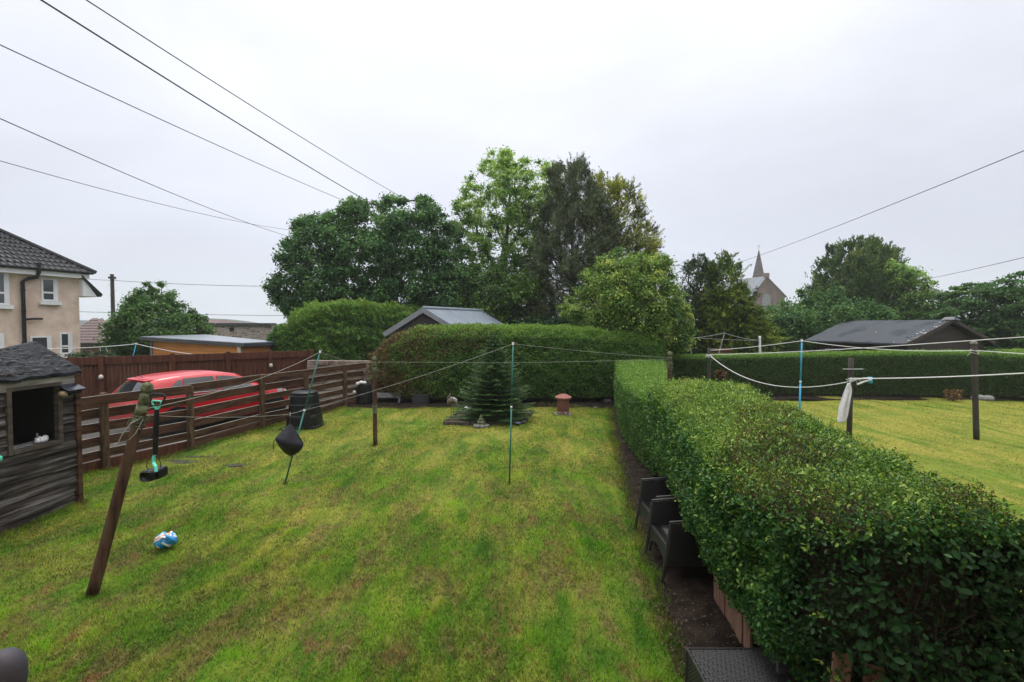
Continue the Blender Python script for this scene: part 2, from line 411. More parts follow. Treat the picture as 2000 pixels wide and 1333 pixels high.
ROOFB = mat('brown_roof_tiles', (.085, .052, .048), (.13, .085, .08), 2, rough=.7, bs=.3)
BRICKB = mat('brown_wall', (.12, .05, .035), (.19, .085, .06), 3, rough=.9)
TIMB = mat('orange_timber', (.42, .15, .035), (.62, .26, .07), 1.6, (.6, .6, 9), .6, .2)
EPDM = mat('grey_flat_roof', (.17, .19, .23), (.24, .27, .32), 1.2, rough=.35, bs=.1)
SLATE = mat('slate_trim', (.04, .048, .06), (.065, .075, .09), 3, rough=.4, bs=.1)
TIN = mat('pale_sheet_roof', (.26, .31, .37), (.34, .39, .45), 1.2, rough=.45, bs=.1, metal=.2)
STONE = mat('stone_wall', (.15, .12, .115), (.46, .40, .38), 2.6, (1, 1, 3.2), .95, .9, .03, c3=(.24, .17, .155), fine=3, lo=.4, hi=.6)
SAND = mat('church_stone', (.13, .088, .08), (.23, .165, .15), .9, rough=.95, bs=.7, fine=9)
CSLATE = mat('church_slates', (.15, .17, .20), (.21, .23, .26), 1.2, rough=.6)
SPIRE = mat('spire_stone', (.075, .06, .062), (.13, .108, .11), .8, (1, 1, 3), .9, .5, fine=7)
BLKSHED = mat('dark_shed_boards', (.022, .013, .011), (.05, .031, .026), 2, (.5, .5, 9), .7, .4)
MROOF = mat('mossy_felt_roof', (.050, .055, .066), (.080, .088, .102), 1.1, rough=1, bs=.4, c3=(.075, .08, .085), fine=12, spec=.05)
LICHEN = mat('lichen', (.34, .35, .31), (.52, .52, .48), 9, rough=.95)
POSTW = mat('brown_post', (.028, .016, .012), (.080, .042, .026), 5, (3, 3, .4), .7, .5, .01, spec=.2, c3=(.11, .075, .055))
POSTD = mat('dark_post', (.022, .019, .017), (.055, .045, .038), 6, (3, 3, .4), .8, .6, .01)
MOSS = mat('mossy_wood', (.04, .055, .03), (.12, .14, .075), 22, rough=.9, bs=.8, spec=.2, c3=(.22, .22, .14))
ROPEW = mat('white_line', (.62, .62, .62), (.76, .76, .76), 60, rough=.6, bs=.3, bd=.003)
ROPEG = mat('weathered_line', (.26, .27, .24), (.38, .38, .34), 60, rough=.7, bs=.3, bd=.003)
CABLE = mat('cable', (.035, .036, .04), (.05, .05, .055), 5, rough=.6, bs=0)
GREENP = mat('green_prop', (.006, .12, .095), (.012, .16, .125), 6, rough=.35, bs=.05)
BLUEP = mat('blue_prop', (.02, .30, .52), (.03, .36, .60), 6, rough=.35, bs=.05)
TEAL = mat('mint_plastic', (.10, .62, .46), (.13, .68, .52), 6, rough=.35, bs=.02)
BAGM = mat('black_bag_cloth', (.007, .007, .013), (.014, .014, .024), 5, spec=.3, rough=.42, bs=.4, bd=.01)
CLAY = mat('terracotta', (.10, .036, .026), (.17, .062, .042), 5, rough=.75, bs=.3, c3=(.21, .10, .075))
SOILM = mat('bare_soil', (.008, .006, .005), (.026, .018, .013), 5, rough=.95, bs=1, bd=.04, c3=(.050, .037, .028), fine=9, spec=.15)
GRAVEL = mat('pale_gravel', (.035, .032, .03), (.12, .11, .10), 42, rough=.9, bs=1, bd=.02, fine=2)
CONC = mat('grey_stone', (.12, .12, .115), (.26, .255, .24), 12, rough=.9, bs=.6)
RED = mat('red_plastic', (.55, .02, .02), (.62, .03, .025), 4, rough=.4, bs=0)
CLOTH = mat('white_cloth', (.66, .66, .68), (.78, .78, .80), 20, rough=.9, bs=.4, bd=.004)
STEEL = mat('galvanised_steel', (.35, .36, .37), (.50, .51, .52), 10, rough=.4, bs=.1, metal=.7)
def glassm(name, c, r=.08):
    m, nt = newmat(name); b = pr(nt); b.inputs['Base Color'].default_value = (*c, 1); b.inputs['Roughness'].default_value = r
    b.inputs['Specular IOR Level'].default_value = .9
    g = N(nt, 'ShaderNodeNewGeometry'); bump(nt, b, noise(nt, g.outputs['Position'], 1.5, 2), .05, .02); return m
GLASS = glassm('window_glass', (.05, .06, .07))
CARGLASS = glassm('car_glass', (.006, .008, .010), .03)

# ------------------------------------------------------------ lawn colour (shared by the ground and the blades)
def lawn_colour(nt, blades, neighbour=False):
    g = N(nt, 'ShaderNodeNewGeometry').outputs['Position']
    big = noise(nt, g, .55, 4, .6); mid = noise(nt, mapping(nt, g, (1.0, .55, 1), (0, 0, .5)), 2.1, 6, .68, .4)
    fine = noise(nt, g, 11, 5, .7); brn = noise(nt, mapping(nt, g, (.8, .42, 1), (0, 0, -.45)), 2.6, 8, .74, .5)
    strp = noise(nt, mapping(nt, g, (1.5, .38, 1) if not neighbour else (1.6, .14, 1), (0, 0, -.35 if not neighbour else .9)), 1.9, 6, .68, .4)
    k = 1.0
    c = mixc(nt, ramp(nt, mid, [(.36, (0, 0, 0)), (.62, (1, 1, 1))]), (.060, .150, .014), (.165, .265, .026))
    yel = mixc(nt, ramp(nt, fine, [(.35, (0, 0, 0)), (.65, (1, 1, 1))]), (.235, .240, .040), (.41, .385, .080))
    sy = N(nt, 'ShaderNodeSeparateXYZ'); nt.links.new(g, sy.inputs[0])
    far = N(nt, 'ShaderNodeMapRange'); far.inputs[1].default_value = 3; far.inputs[2].default_value = 13
    nt.links.new(sy.outputs[1], far.inputs[0])
    yf = math_(nt, 'ADD', math_(nt, 'MULTIPLY', strp, .75), math_(nt, 'MULTIPLY', big, .65))
    yf = math_(nt, 'SUBTRACT', yf, .67 if not neighbour else .62)
    yf = math_(nt, 'MULTIPLY', yf, 4.2)
    yf = math_(nt, 'ADD', yf, math_(nt, 'MULTIPLY', far.outputs[0], .36), True)
    c = mixc(nt, yf, c, yel)
    if not neighbour:
        bf = math_(nt, 'SUBTRACT', brn, .48); bf = math_(nt, 'MULTIPLY', bf, 9, True)
        fall = math_(nt, 'SUBTRACT', 1.0, math_(nt, 'MULTIPLY', far.outputs[0], .82))  # brown wear strongest nearby, deepened there to stand in for shade
        bf = math_(nt, 'MULTIPLY', bf, fall, True)
        tch = mixc(nt, ramp(nt, fine, [(.35, (0, 0, 0)), (.62, (1, 1, 1))]), (.070, .050, .025), (.27, .18, .085))
        c = mixc(nt, math_(nt, 'MULTIPLY', bf, .80), c, tch)
        rd = noise(nt, mapping(nt, g, (1, .5, 1), (0, 0, -.6)), 2.7, 5, .7)
        rf = math_(nt, 'MULTIPLY', math_(nt, 'SUBTRACT', rd, .585), 12, True)
        rf = math_(nt, 'MULTIPLY', rf, fall)
        c = mixc(nt, math_(nt, 'MULTIPLY', rf, .85), c, (.25, .125, .065))
    return c, fine
def lawn_mat(name, blades, neighbour=False):
    m, nt = newmat(name); o = N(nt, 'ShaderNodeOutputMaterial'); b = N(nt, 'ShaderNodeBsdfPrincipled')
    c, fine = lawn_colour(nt, blades, neighbour)
    if blades:
        a = N(nt, 'ShaderNodeAttribute'); a.attribute_name = 'tint'
        c = mixc(nt, 1.0, c, ramp(nt, a.outputs['Fac'], [(0, (.35, .32, .25)), (.5, (1.0, 1.0, 1.0)), (.86, (1.6, 1.7, 1.2)), (1, (1.3, 2.2, .6))]), 'MULTIPLY')
        t = N(nt, 'ShaderNodeBsdfTranslucent'); nt.links.new(c, t.inputs[0]); nt.links.new(c, b.inputs['Base Color'])
        b.inputs['Roughness'].default_value = .6; b.inputs['Specular IOR Level'].default_value = .25
        x = N(nt, 'ShaderNodeMixShader'); x.inputs[0].default_value = .35
        nt.links.new(b.outputs[0], x.inputs[1]); nt.links.new(t.outputs[0], x.inputs[2]); nt.links.new(x.outputs[0], o.inputs[0])
    else:
        dk = .78
        c = mixc(nt, 1.0, c, (dk, dk, dk), 'MULTIPLY'); nt.links.new(c, b.inputs['Base Color']); b.inputs['Roughness'].default_value = .95
        b.inputs['Specular IOR Level'].default_value = .1
        g = N(nt, 'ShaderNodeNewGeometry').outputs['Position']
        bump(nt, b, math_(nt, 'ADD', fine, noise(nt, g, 55, 3, .7)), .9, .03); nt.links.new(b.outputs[0], o.inputs[0])
    return m
LAWN = lawn_mat('lawn_ground', False); BLADE = lawn_mat('grass_blades', True)
LAWN2 = lawn_mat('neighbour_lawn_ground', False, True); BLADE2 = lawn_mat('neighbour_grass_blades', True, True)

def gz(x, y):                                     # gentle bumps of the lawn
    x = np.asarray(x, float); y = np.asarray(y, float)
    return .018*np.sin(x*1.7+np.sin(y*1.1))+.014*np.sin(y*2.3+x*.8+1)+.008*np.sin(x*5.1-y*2.2)+.006*np.sin(y*6.3+x*3.9+2)
# ------------------------------------------------------------ ground
R_ = 420
gm = MB().grid([[(x, y, -.12) for x in (-R_, -60, 0, 60, R_)] for y in (-R_, -30, 30, 90, R_)])
FIELD = mat('field', (.05, .085, .02), (.10, .13, .035), .3, rough=.95)
tag(gm.build('ground', FIELD), kind='structure')
LB = [(-11.5, .2), (-11.5, 5.0), (-8.0, 8.3), (-5.35, 15.9), (-5.35, 16.6), (3.4, 16.6), (3.35, 15.2), (1.55, 4.9), (1.35, 3.9), (1.15, .2)]
def terrain(name, poly, step, m, z0=0.0, amp=1.0):
    arr = np.array(poly); lo, hi = arr.min(0), arr.max(0)
    xs = np.arange(lo[0], hi[0]+step, step); ys = np.arange(lo[1], hi[1]+step, step)
    X, Y = np.meshgrid(xs, ys); V = np.stack([X.ravel(), Y.ravel(), z0+amp*gz(X, Y).ravel()], 1); nx = len(xs)
    i, j = np.meshgrid(np.arange(nx-1), np.arange(len(ys)-1)); a = (j*nx+i).ravel()
    cc = np.stack([X[:-1, :-1].ravel()+step/2, Y[:-1, :-1].ravel()+step/2], 1); k = inpoly(cc, poly); a = a[k]
    idx = np.stack([a, a+1, a+nx+1, a+nx], 1).ravel()
    o = npmesh(name, V, 4, idx, m); o.data.polygons.foreach_set('use_smooth', [True]*len(o.data.polygons)); return tag(o, kind='structure')
terrain('lawn', [(-11.6, .0), (-11.6, 5.0), (-8.2, 8.2), (-5.4, 16), (-5.4, 17.4), (4.0, 17.4), (3.3, 12), (2.0, 4.9), (1.8, .0)], .1, LAWN)
# bare soil under the hedge and along the back
sb = MB()
rows = []
for y in np.linspace(.3, 16.6, 60):
    xl = np.interp(y, [.3, 3.0, 3.9, 4.9, 6, 8, 11, 15.2, 16.6], [1.45, 1.35, 1.32, 1.42, 1.62, 1.85, 2.35, 3.1, 3.2])+.05*sin(y*3.1)+.04*sin(y*7.7+1)
    rows.append([(xl, y, float(gz(xl, y))+.004), (xl+.22, y, float(gz(xl+.22, y))+.03), (xl+.7, y, .05+.02*sin(y*2.7)), (xl+1.5, y, .06)])
sb.grid(rows); tag(sb.build('soil_bed', SOILM, smooth=True), kind='structure')
bb = MB(); rows = []
for x in np.linspace(-5.5, 4.2, 60):
    yn = 15.45+.10*sin(x*2.3)+.06*sin(x*6.1)+.02*x
    rows.append([(x, yn, float(gz(x, yn))+.006), (x, yn+.3, .04), (x, yn+2.2, .06)])
bb.grid([r[::-1] for r in rows]); tag(bb.build('back_soil_bed', SOILM, smooth=True), kind='structure')
# gravel drive between the two fences
dv = MB().add([(-10.8, 2, -.05), (-8.0, 8.35, -.05), (-5.45, 15.95, -.05), (-6.0, 18.6, -.05), (-14.5, 14.2, -.05), (-20, 10, -.05), (-20, 2, -.05)], [(0, 1, 2, 3, 4, 5, 6)])
tag(dv.build('gravel_driveway', GRAVEL), kind='structure')
gs = MB().add([(-9.0, 7.4, -.03), (-8.3, 7.2, -.03), (-5.35, 15.95, -.03), (-5.9, 16.0, -.03)], [(0, 1, 2, 3)]); tag(gs.build('gravel_strip', mat('white_gravel', (.12, .11, .10), (.40, .38, .35), 42, rough=.9, bs=1, bd=.02, fine=2)), kind='structure')
# the neighbour's lawn beyond the hedge
NB = [(2.9, 2.0), (4.2, 9.5), (5.4, 15.5), (6.5, 18.2), (17.3, 18.0), (21.5, 17.5), (21.5, 1.5)]
terrain('neighbour_lawn', NB, .25, LAWN2)
tag(MB().grid([[(x, y, .03+.02*sin(x*2)) for x in np.linspace(5.2, 22, 40)] for y in (17.0, 18.4)]).build('hedge_foot_soil', SOILM), kind='structure')
# a low hill far off
rows = []
for i in range(5):
    rows.append([(x, 330+i*12, (-1 if i in (0, 4) else 1)*1.0*(4.5+2.5*sin(x*.021+1)+2*sin(x*.05)) if i in (1, 2, 3) else -.5) for x in np.linspace(-330, -90, 40)])
tag(MB().grid(rows).build('hills', mat('far_hill', (.02, .03, .02), (.035, .045, .03), .02, rough=.95), smooth=True), kind='structure')

# grass blades, denser nearby
def blades(name, n, sampler, poly, h0, m, seed, label):
    q = sampler(n); q = q[inpoly(q, poly)]; n = len(q)
    p3 = np.stack([q[:, 0], q[:, 1], gz(q[:, 0], q[:, 1])], 1)
    tf = wob(p3, 2.6, seed)*.6+wob(p3, 7.0, seed+2)*.4; bare = wob(p3*np.array([1, .6, 1]), 1.9, seed+5)
    keep = (RG.random(n) < np.clip(.85-.55*np.clip(bare*1.6, 0, 1), .25, 1)); p3, tf, q = p3[keep], tf[keep], q[keep]; n = len(p3)
    dist = np.clip(q[:, 1], 2, 20)
    h = h0*RG.uniform(.5, 1.3, n)*(1+.8*np.clip(tf, 0, 1)); wd = .0026+.00034*dist
    a = RG.uniform(0, 2*pi, n); lean = RG.uniform(.2, 1.2, n)
    u = np.stack([np.cos(a), np.sin(a), np.zeros(n)], 1)*wd[:, None]; b = RG.uniform(0, 2*pi, n)
    tip = p3+np.stack([np.cos(b)*lean*h, np.sin(b)*lean*h, h*.9], 1)
    V = np.stack([p3-u, p3+u, tip], 1).reshape(-1, 3)
    tc_ = wob(p3, 16.0, seed+1)*.5+wob(p3, 37.0, seed+3)*.5; t = np.clip(.43+RG.normal(size=n)*.25+.24*np.clip(tf, -1, 1)+.20*tc_, 0, .94)
    return V, t, p3
def samp(n): 
    y = 2.0+14.6*RG.random(n)**1.75; return np.stack([RG.uniform(-1, 1, n)*(1.0+y*1.12)-.0, y], 1)
V, t, _ = blades('grass', 900000, samp, LB, .030, BLADE, 3.0, '')
# longer bright tufts
tv, tt = [V], [t]
for k in range(330):
    y = 2.2+6.5*random.random()**1.6; x = random.uniform(-1.05*y-.4, 1.5)
    if not inpoly(np.array([[x, y]]), LB)[0]: continue
    m_ = random.randint(25, 110); s_ = random.uniform(.05, .16)
    c = np.array([x, y])+RG.normal(size=(m_, 2))*s_; z = gz(c[:, 0], c[:, 1]); a = RG.uniform(0, 2*pi, m_)
    p3 = np.stack([c[:, 0], c[:, 1], z], 1); h = RG.uniform(.03, .07, m_)
    u = np.stack([np.cos(a), np.sin(a), 0*a], 1)*.0032; b = RG.uniform(0, 2*pi, m_); l = RG.uniform(.1, .8, m_)
    tv.append(np.stack([p3-u, p3+u, p3+np.stack([np.cos(b)*l*h, np.sin(b)*l*h, h], 1)], 1).reshape(-1, 3)); tt.append(RG.uniform(.88, 1.0, m_))
feet = [(P(180, 1162), .07, 150, .05), (P(733, 870), .07, 120, .06), (P(995, 948), .03, 50, .045), (P(556, 947), .03, 50, .045), (P(324, 1068), .10, 120, .035), (P(592, 838), .45, 300, .06), (P(1101, 812), .25, 140, .05)]
for i in range(75):
    y = 4.2+i*.04; feet.append((np.array([-6.40, y, 0]), .05, 24, .07))                    # along the shed
fa_ = [P(137, 930), P(204, 917), P(371, 878), P(511, 837), P(597, 816), P(673, 796)]
for a_, b_ in zip(fa_[:-1], fa_[1:]):
    L_ = np.linalg.norm(b_-a_)
    for j in range(int(L_/.06)): feet.append((a_+(b_-a_)*j*.06/L_+np.array([.10, -.05, 0]), .05, 16, .07))
for i in range(330):
    y = 2.3+13*(i/330)**1.4; x = np.interp(y, [.3, 3.0, 3.9, 4.9, 6, 8, 11, 15.2, 16.6], [1.45, 1.35, 1.32, 1.42, 1.62, 1.85, 2.35, 3.1, 3.2]); feet.append((np.array([x+random.uniform(-.10, .08), y, 0]), .06, random.randint(6, 40), .05))
for c_, s_, m_, hh_ in feet:
    c = c_[:2]+RG.normal(size=(m_, 2))*s_*.75; z = gz(c[:, 0], c[:, 1]); a = RG.uniform(0, 2*pi, m_); p3 = np.stack([c[:, 0], c[:, 1], z], 1); h = RG.uniform(.4, 1.3, m_)*hh_
    wd_ = .0022+.0004*c_[1]; u = np.stack([np.cos(a), np.sin(a), 0*a], 1)*wd_; b = RG.uniform(0, 2*pi, m_); l = RG.uniform(.1, .8, m_)
    tv.append(np.stack([p3-u, p3+u, p3+np.stack([np.cos(b)*l*h, np.sin(b)*l*h, h], 1)], 1).reshape(-1, 3)); tt.append(RG.uniform(.1, .8, m_))
V = np.concatenate(tv); t = np.concatenate(tt)
tag(npmesh('grass', V, 3, np.arange(len(V)), BLADE, tint=t), 'short patchy grass growing on the lawn', 'grass', kind='stuff')
def samp2(n):
    y = 3+15*RG.random(n)**1.2; return np.stack([RG.uniform(3.0, 20, n), y], 1)
V, t, _ = blades('neighbour_grass', 150000, samp2, NB, .022, BLADE2, 9.0, '')
tag(npmesh('neighbour_grass', V, 3, np.arange(len(V)), BLADE2, tint=t), 'short mown grass growing on the neighbouring lawn', 'grass', kind='stuff')

# litter and clods on the soil
cl = []
n = 4500; y = 2.5+14*RG.random(n)**1.5
xl = np.interp(y, [3.0, 3.9, 4.9, 6, 8, 11, 15.2, 16.6], [1.35, 1.32, 1.42, 1.62, 1.85, 2.35, 3.1, 3.2]); x = xl+RG.random(n)*.75-.12
C = np.stack([x, y, .045+.01*RG.random(n)], 1)
LITTER = leafmat('litter', [(0, (.02, .014, .010)), (.5, (.055, .036, .024)), (.9, (.12, .085, .055)), (1, (.05, .10, .02))], .8, .1)
tag(leaves('leaf_litter', C, rnd(n)*np.array([1, 1, .2]), np.array([0, 0, 1.])+rnd(n)*.3, .022*RG.uniform(.4, 1.3, n), .6, RG.random(n), LITTER),
    'dead leaves and crumbs scattered on the soil beside the lawn', 'leaf litter', kind='stuff')

# ------------------------------------------------------------ hedges
HEDL = [(0, (.10, .055, .025)), (.12, (.15, .08, .04)), (.2, (.022, .060, .014)), (.45, (.052, .135, .024)), (.7, (.12, .25, .034)), (1, (.22, .33, .05))]
HL_NEAR = leafmat('privet_leaf', [(0, (.11, .05, .03)), (.1, (.09, .05, .025)), (.17, (.012, .048, .016)), (.42, (.028, .098, .026)), (.66, (.080, .185, .024)), (.86, (.20, .31, .04)), (1, (.32, .40, .08))], .45, .2, .25)
HL_FAR = leafmat('hedge_leaf', HEDL, .5, .25)
HL_BACK = leafmat('back_hedge_leaf', HEDL, .6, .2)
# the near hedge beside the chairs
def nsec(y, xl, xb, xr, zt, zb=.36):
    return [(xb, y, zb), (xl-.02, y, zb+(zt-zb)*.45), (xl+.02, y, zt-.16), (xl+.16, y, zt-.02), ((xl+xr)/2, y, zt+.05), (xr-.14, y, zt-.02), (xr, y, zt-.16), (xr, y, zb)]
ns = []
for y, xl, xb, xr, zt in ((2.58, 1.78, 1.90, 2.98, 1.60), (2.85, 1.57, 1.80, 2.95, 1.64), (3.4, 1.52, 1.78, 3.0, 1.67), (4.0, 1.59, 1.84, 3.12, 1.68), (4.8, 1.72, 1.93, 3.27, 1.68),
                          (5.6, 1.88, 2.02, 3.42, 1.68), (6.4, 2.01, 2.14, 3.56, 1.69), (7.2, 2.13, 2.25, 3.72, 1.71), (7.9, 2.26, 2.36, 3.86, 1.70), (8.4, 2.40, 2.46, 3.9, 1.62), (8.75, 2.62, 2.62, 3.78, 1.46)):
    ns.append(nsec(y, xl, xb, xr, zt))
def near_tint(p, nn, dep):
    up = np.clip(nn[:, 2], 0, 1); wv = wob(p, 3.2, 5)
    endf = np.clip((2.95-p[:, 1])/.3, 0, 1)*(p[:, 2] < 1.45)  # near end: leaf colour darkened here to stand in for shade
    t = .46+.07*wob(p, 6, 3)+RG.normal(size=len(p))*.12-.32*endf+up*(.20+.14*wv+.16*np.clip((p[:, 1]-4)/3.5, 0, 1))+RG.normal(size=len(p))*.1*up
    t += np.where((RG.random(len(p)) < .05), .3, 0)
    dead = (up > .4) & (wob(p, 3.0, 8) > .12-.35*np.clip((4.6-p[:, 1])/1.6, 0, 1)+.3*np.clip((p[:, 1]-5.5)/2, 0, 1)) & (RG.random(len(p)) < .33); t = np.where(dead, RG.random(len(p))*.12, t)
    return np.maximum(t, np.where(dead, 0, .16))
def near_shape(p, nn, t):
    up = np.clip(nn[:, 2], 0, 1); dead = (t < .13) & (up > .3)
    return np.where(dead, 1.1, (1-.34*up)*np.where(RG.random(len(p)) < .25, .6, 1.0)), np.where(dead, .16, .56-.08*up)
def near_dens(p, wv):                             # the shaded end is thin and twiggy
    endf = np.clip((2.95-p[:, 1])/.3, 0, 1)*(p[:, 2] < 1.42)*(p[:, 0] < 2.65)
    return (1-.80*endf)*(1-.25*(wob(p*np.array([1, 1, .5]), 5.5, 4) > .45))
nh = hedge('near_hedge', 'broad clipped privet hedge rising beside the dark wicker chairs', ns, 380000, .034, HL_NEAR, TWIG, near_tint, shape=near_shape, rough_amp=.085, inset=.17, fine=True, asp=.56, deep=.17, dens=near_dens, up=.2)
# sprigs standing proud of its top and sides
n = 1500; pos, nn = patches_sample(loft_patches([[np.array(p, float) for p in s] for s in ns]), n)
ctr = np.array([np.mean(s, 0) for s in ns]); sg = np.argmin(np.abs(pos[:, None, 1]-ctr[None, :, 1]), axis=1); nn = nn*np.sign((nn*(pos-ctr[sg])).sum(1))[:, None]
keep = (nn[:, 2] > .3) | (RG.random(n) < .45); pos, nn = pos[keep], nn[keep]; n = len(pos)
d = unit(nn*.8+np.array([0, 0, .7])+rnd(n)*.35); Ls = RG.uniform(.05, .13, n); tw = MB(); cc, aa, n2, tt = [], [], [], []
for i in range(n):
    a = pos[i]-nn[i]*.03; b = a+d[i]*Ls[i]; 
    if i % 2 == 0: tw.tube([a, b], [.0022, .0012], 3, caps=False)
    for j in range(7):
        f = (j+1)/7; s = unit(rnd(1))[0]; s -= d[i]*np.dot(s, d[i]); s /= np.linalg.norm(s)
        cc.append(a+d[i]*Ls[i]*f+s*.015); aa.append(d[i]*.7+s*.9); n2.append(d[i]-s*.5); tt.append(random.gauss(.62, .14)+.2*(j > 4))
leaves('sprigs', np.array(cc), np.array(aa), np.array(n2), .034*RG.uniform(.6, 1.25, len(cc)), .5, np.clip(np.array(tt), .2, 1), HL_NEAR, nh, fine=True)
# bare stems showing in the shaded end
for i in range(80):
    x = random.uniform(1.85, 2.95); z = random.uniform(.1, 1.2); p = np.array([x, 2.72+random.uniform(-.06, .08), z]); q = [p]
    dr = np.array([random.uniform(-.5, .5), random.uniform(-.35, .1), random.uniform(.2, 1)])
    for j in range(4): p = p+dr*random.uniform(.05, .11)+np.array([random.uniform(-.03, .03), 0, random.uniform(-.02, .03)]); q.append(p)
    tw.tube(q, [.006, .005, .004, .003, .002], 4, caps=False)
tag(tw.build('stems', mat('stem_bark', (.03, .02, .014), (.07, .05, .038), 20, rough=.8), nh), kind='stuff')
# big loose leaves low on the shaded end
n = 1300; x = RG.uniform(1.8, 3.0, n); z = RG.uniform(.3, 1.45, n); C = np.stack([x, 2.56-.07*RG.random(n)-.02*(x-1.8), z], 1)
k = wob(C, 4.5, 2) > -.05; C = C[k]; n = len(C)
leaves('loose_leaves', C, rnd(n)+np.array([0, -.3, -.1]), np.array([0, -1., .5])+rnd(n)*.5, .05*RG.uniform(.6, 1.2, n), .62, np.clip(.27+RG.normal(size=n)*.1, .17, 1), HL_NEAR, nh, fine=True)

def fsec(x0, x1, y, zt, dy=0):
    m_ = (x0+x1)/2
    return [(x0+.08, y+dy, .08), (x0-.02, y+dy*.9, zt*.5), (x0, y+dy*.7, zt-.10), (x0+.1, y, zt), (m_, y, zt+.02), (x1-.1, y, zt), (x1, y, zt-.10), (x1, y, .08)]
fs = [fsec(*q) for q in ((2.34, 3.25, 8.2, 1.40), (2.36, 3.36, 9.2, 1.40), (2.42, 3.65, 10.6, 1.40), (2.62, 4.0, 12.0, 1.42), (2.98, 4.45, 13.8, 1.46), (3.33, 5.0, 15.6, 1.52))]
hedge('low_hedge', 'narrow low clipped hedge running back to the tall hedge', fs, 150000, .040, HL_FAR, TWIG,
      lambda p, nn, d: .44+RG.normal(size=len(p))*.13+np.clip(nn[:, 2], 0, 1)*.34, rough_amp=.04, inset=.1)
# tall hedge across the back
bs_ = []
for x, yf, th, zt in ((-4.75, 16.5, 1.0, 1.7), (-4.3, 16.1, 1.6, 2.2), (-3.3, 15.95, 1.9, 2.60), (-1.5, 15.9, 2.0, 2.66), (0.5, 15.95, 2.0, 2.64), (2.0, 16.0, 2.0, 2.60), (3.6, 16.1, 2.0, 2.5), (5.0, 16.3, 1.8, 2.3)):
    bs_.append([(x, yf+.15, .22), (x, yf-.05, zt*.5), (x, yf+.0, zt-.35), (x, yf+.22, zt-.05), (x, yf+th/2, zt+.03), (x, yf+th-.2, zt-.05), (x, yf+th, zt-.3), (x, yf+th, .35)])
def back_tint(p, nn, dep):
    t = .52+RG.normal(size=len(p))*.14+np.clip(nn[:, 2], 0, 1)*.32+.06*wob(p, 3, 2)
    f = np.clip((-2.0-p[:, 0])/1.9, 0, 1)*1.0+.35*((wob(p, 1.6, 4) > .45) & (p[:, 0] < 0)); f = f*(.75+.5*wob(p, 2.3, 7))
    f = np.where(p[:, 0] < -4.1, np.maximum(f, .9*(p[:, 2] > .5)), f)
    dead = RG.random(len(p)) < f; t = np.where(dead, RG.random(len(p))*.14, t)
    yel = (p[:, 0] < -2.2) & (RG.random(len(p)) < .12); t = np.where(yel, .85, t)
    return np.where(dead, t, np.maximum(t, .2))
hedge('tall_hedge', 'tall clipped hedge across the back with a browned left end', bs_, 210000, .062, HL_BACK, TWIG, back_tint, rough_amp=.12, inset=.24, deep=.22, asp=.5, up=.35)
# big rounded hedge behind the drive
lh = []
for x, yf, th, zt in ((-9.35, 19.4, 1.2, 1.9), (-9.05, 19.1, 2.2, 3.05), (-8.5, 19.0, 2.6, 3.45), (-7.4, 19.4, 2.8, 3.66), (-6.3, 20.9, 2.8, 3.62), (-5.6, 22.0, 2.8, 3.62), (-4.6, 23.0, 2.6, 3.5), (-3.6, 23.6, 2.4, 3.2)):
    lh.append([(x, yf+.2, .6), (x, yf-.1, zt*.5), (x, yf+.05, zt-.5), (x, yf+.4, zt-.08), (x, yf+th/2, zt+.03), (x, yf+th-.4, zt-.08), (x, yf+th, zt-.5), (x, yf+th, .4)])
hedge('rounded_hedge', 'big leafy rounded hedge rising behind the end of the brown fence', lh, 120000, .10, HL_FAR, TWIG,
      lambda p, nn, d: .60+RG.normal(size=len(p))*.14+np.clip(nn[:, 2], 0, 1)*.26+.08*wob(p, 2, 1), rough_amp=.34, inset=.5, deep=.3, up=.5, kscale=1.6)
low = []
for x, yf, th, zt in ((-10.1, 19.6, .9, 1.9), (-9.7, 19.2, 1.4, 2.6), (-9.0, 19.0, 1.6, 2.75), (-8.4, 19.0, 1.6, 2.7)):
    low.append([(x, yf+.2, .4), (x, yf, zt*.5), (x, yf+.1, zt-.3), (x, yf+.3, zt-.05), (x, yf+th/2, zt), (x, yf+th-.3, zt-.05), (x, yf+th, zt-.3), (x, yf+th, .4)])
hedge('small_bush', 'lower loose bush against the left end of the rounded hedge', low, 22000, .085, HL_FAR, TWIG,
      lambda p, nn, d: .42+RG.normal(size=len(p))*.11+np.clip(nn[:, 2], 0, 1)*.2, rough_amp=.18, inset=.3, deep=.22, up=.5)
# the neighbour's clipped hedge
nh2 = []
for x, yf, zt in ((5.35, 17.75, 1.50), (8, 17.8, 1.54), (11, 17.75, 1.60), (14, 17.55, 1.68), (16.4, 17.4, 1.70), (17.4, 17.35, 1.68)):
    nh2.append([(x, yf, .12), (x, yf-.04, zt*.5), (x, yf, zt-.1), (x, yf+.1, zt), (x, yf+.5, zt+.02), (x, yf+.9, zt), (x, yf+1.0, zt-.1), (x, yf+1.0, .1)])
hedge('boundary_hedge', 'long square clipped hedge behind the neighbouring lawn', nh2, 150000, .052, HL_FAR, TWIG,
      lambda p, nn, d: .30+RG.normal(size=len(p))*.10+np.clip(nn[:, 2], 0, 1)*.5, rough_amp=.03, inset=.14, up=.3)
nh3 = []
for x, yf, zt in ((17.5, 17.35, 1.62), (18.2, 16.9, 1.64), (19.0, 16.4, 1.66), (20.2, 15.6, 1.66)):
    nh3.append([(x, yf, .12), (x-.03, yf-.04, zt*.5), (x, yf, zt-.1), (x+.05, yf+.1, zt), (x+.4, yf+.5, zt+.02), (x+.7, yf+.9, zt), (x+.75, yf+1.0, zt-.1), (x+.75, yf+1.0, .1)])
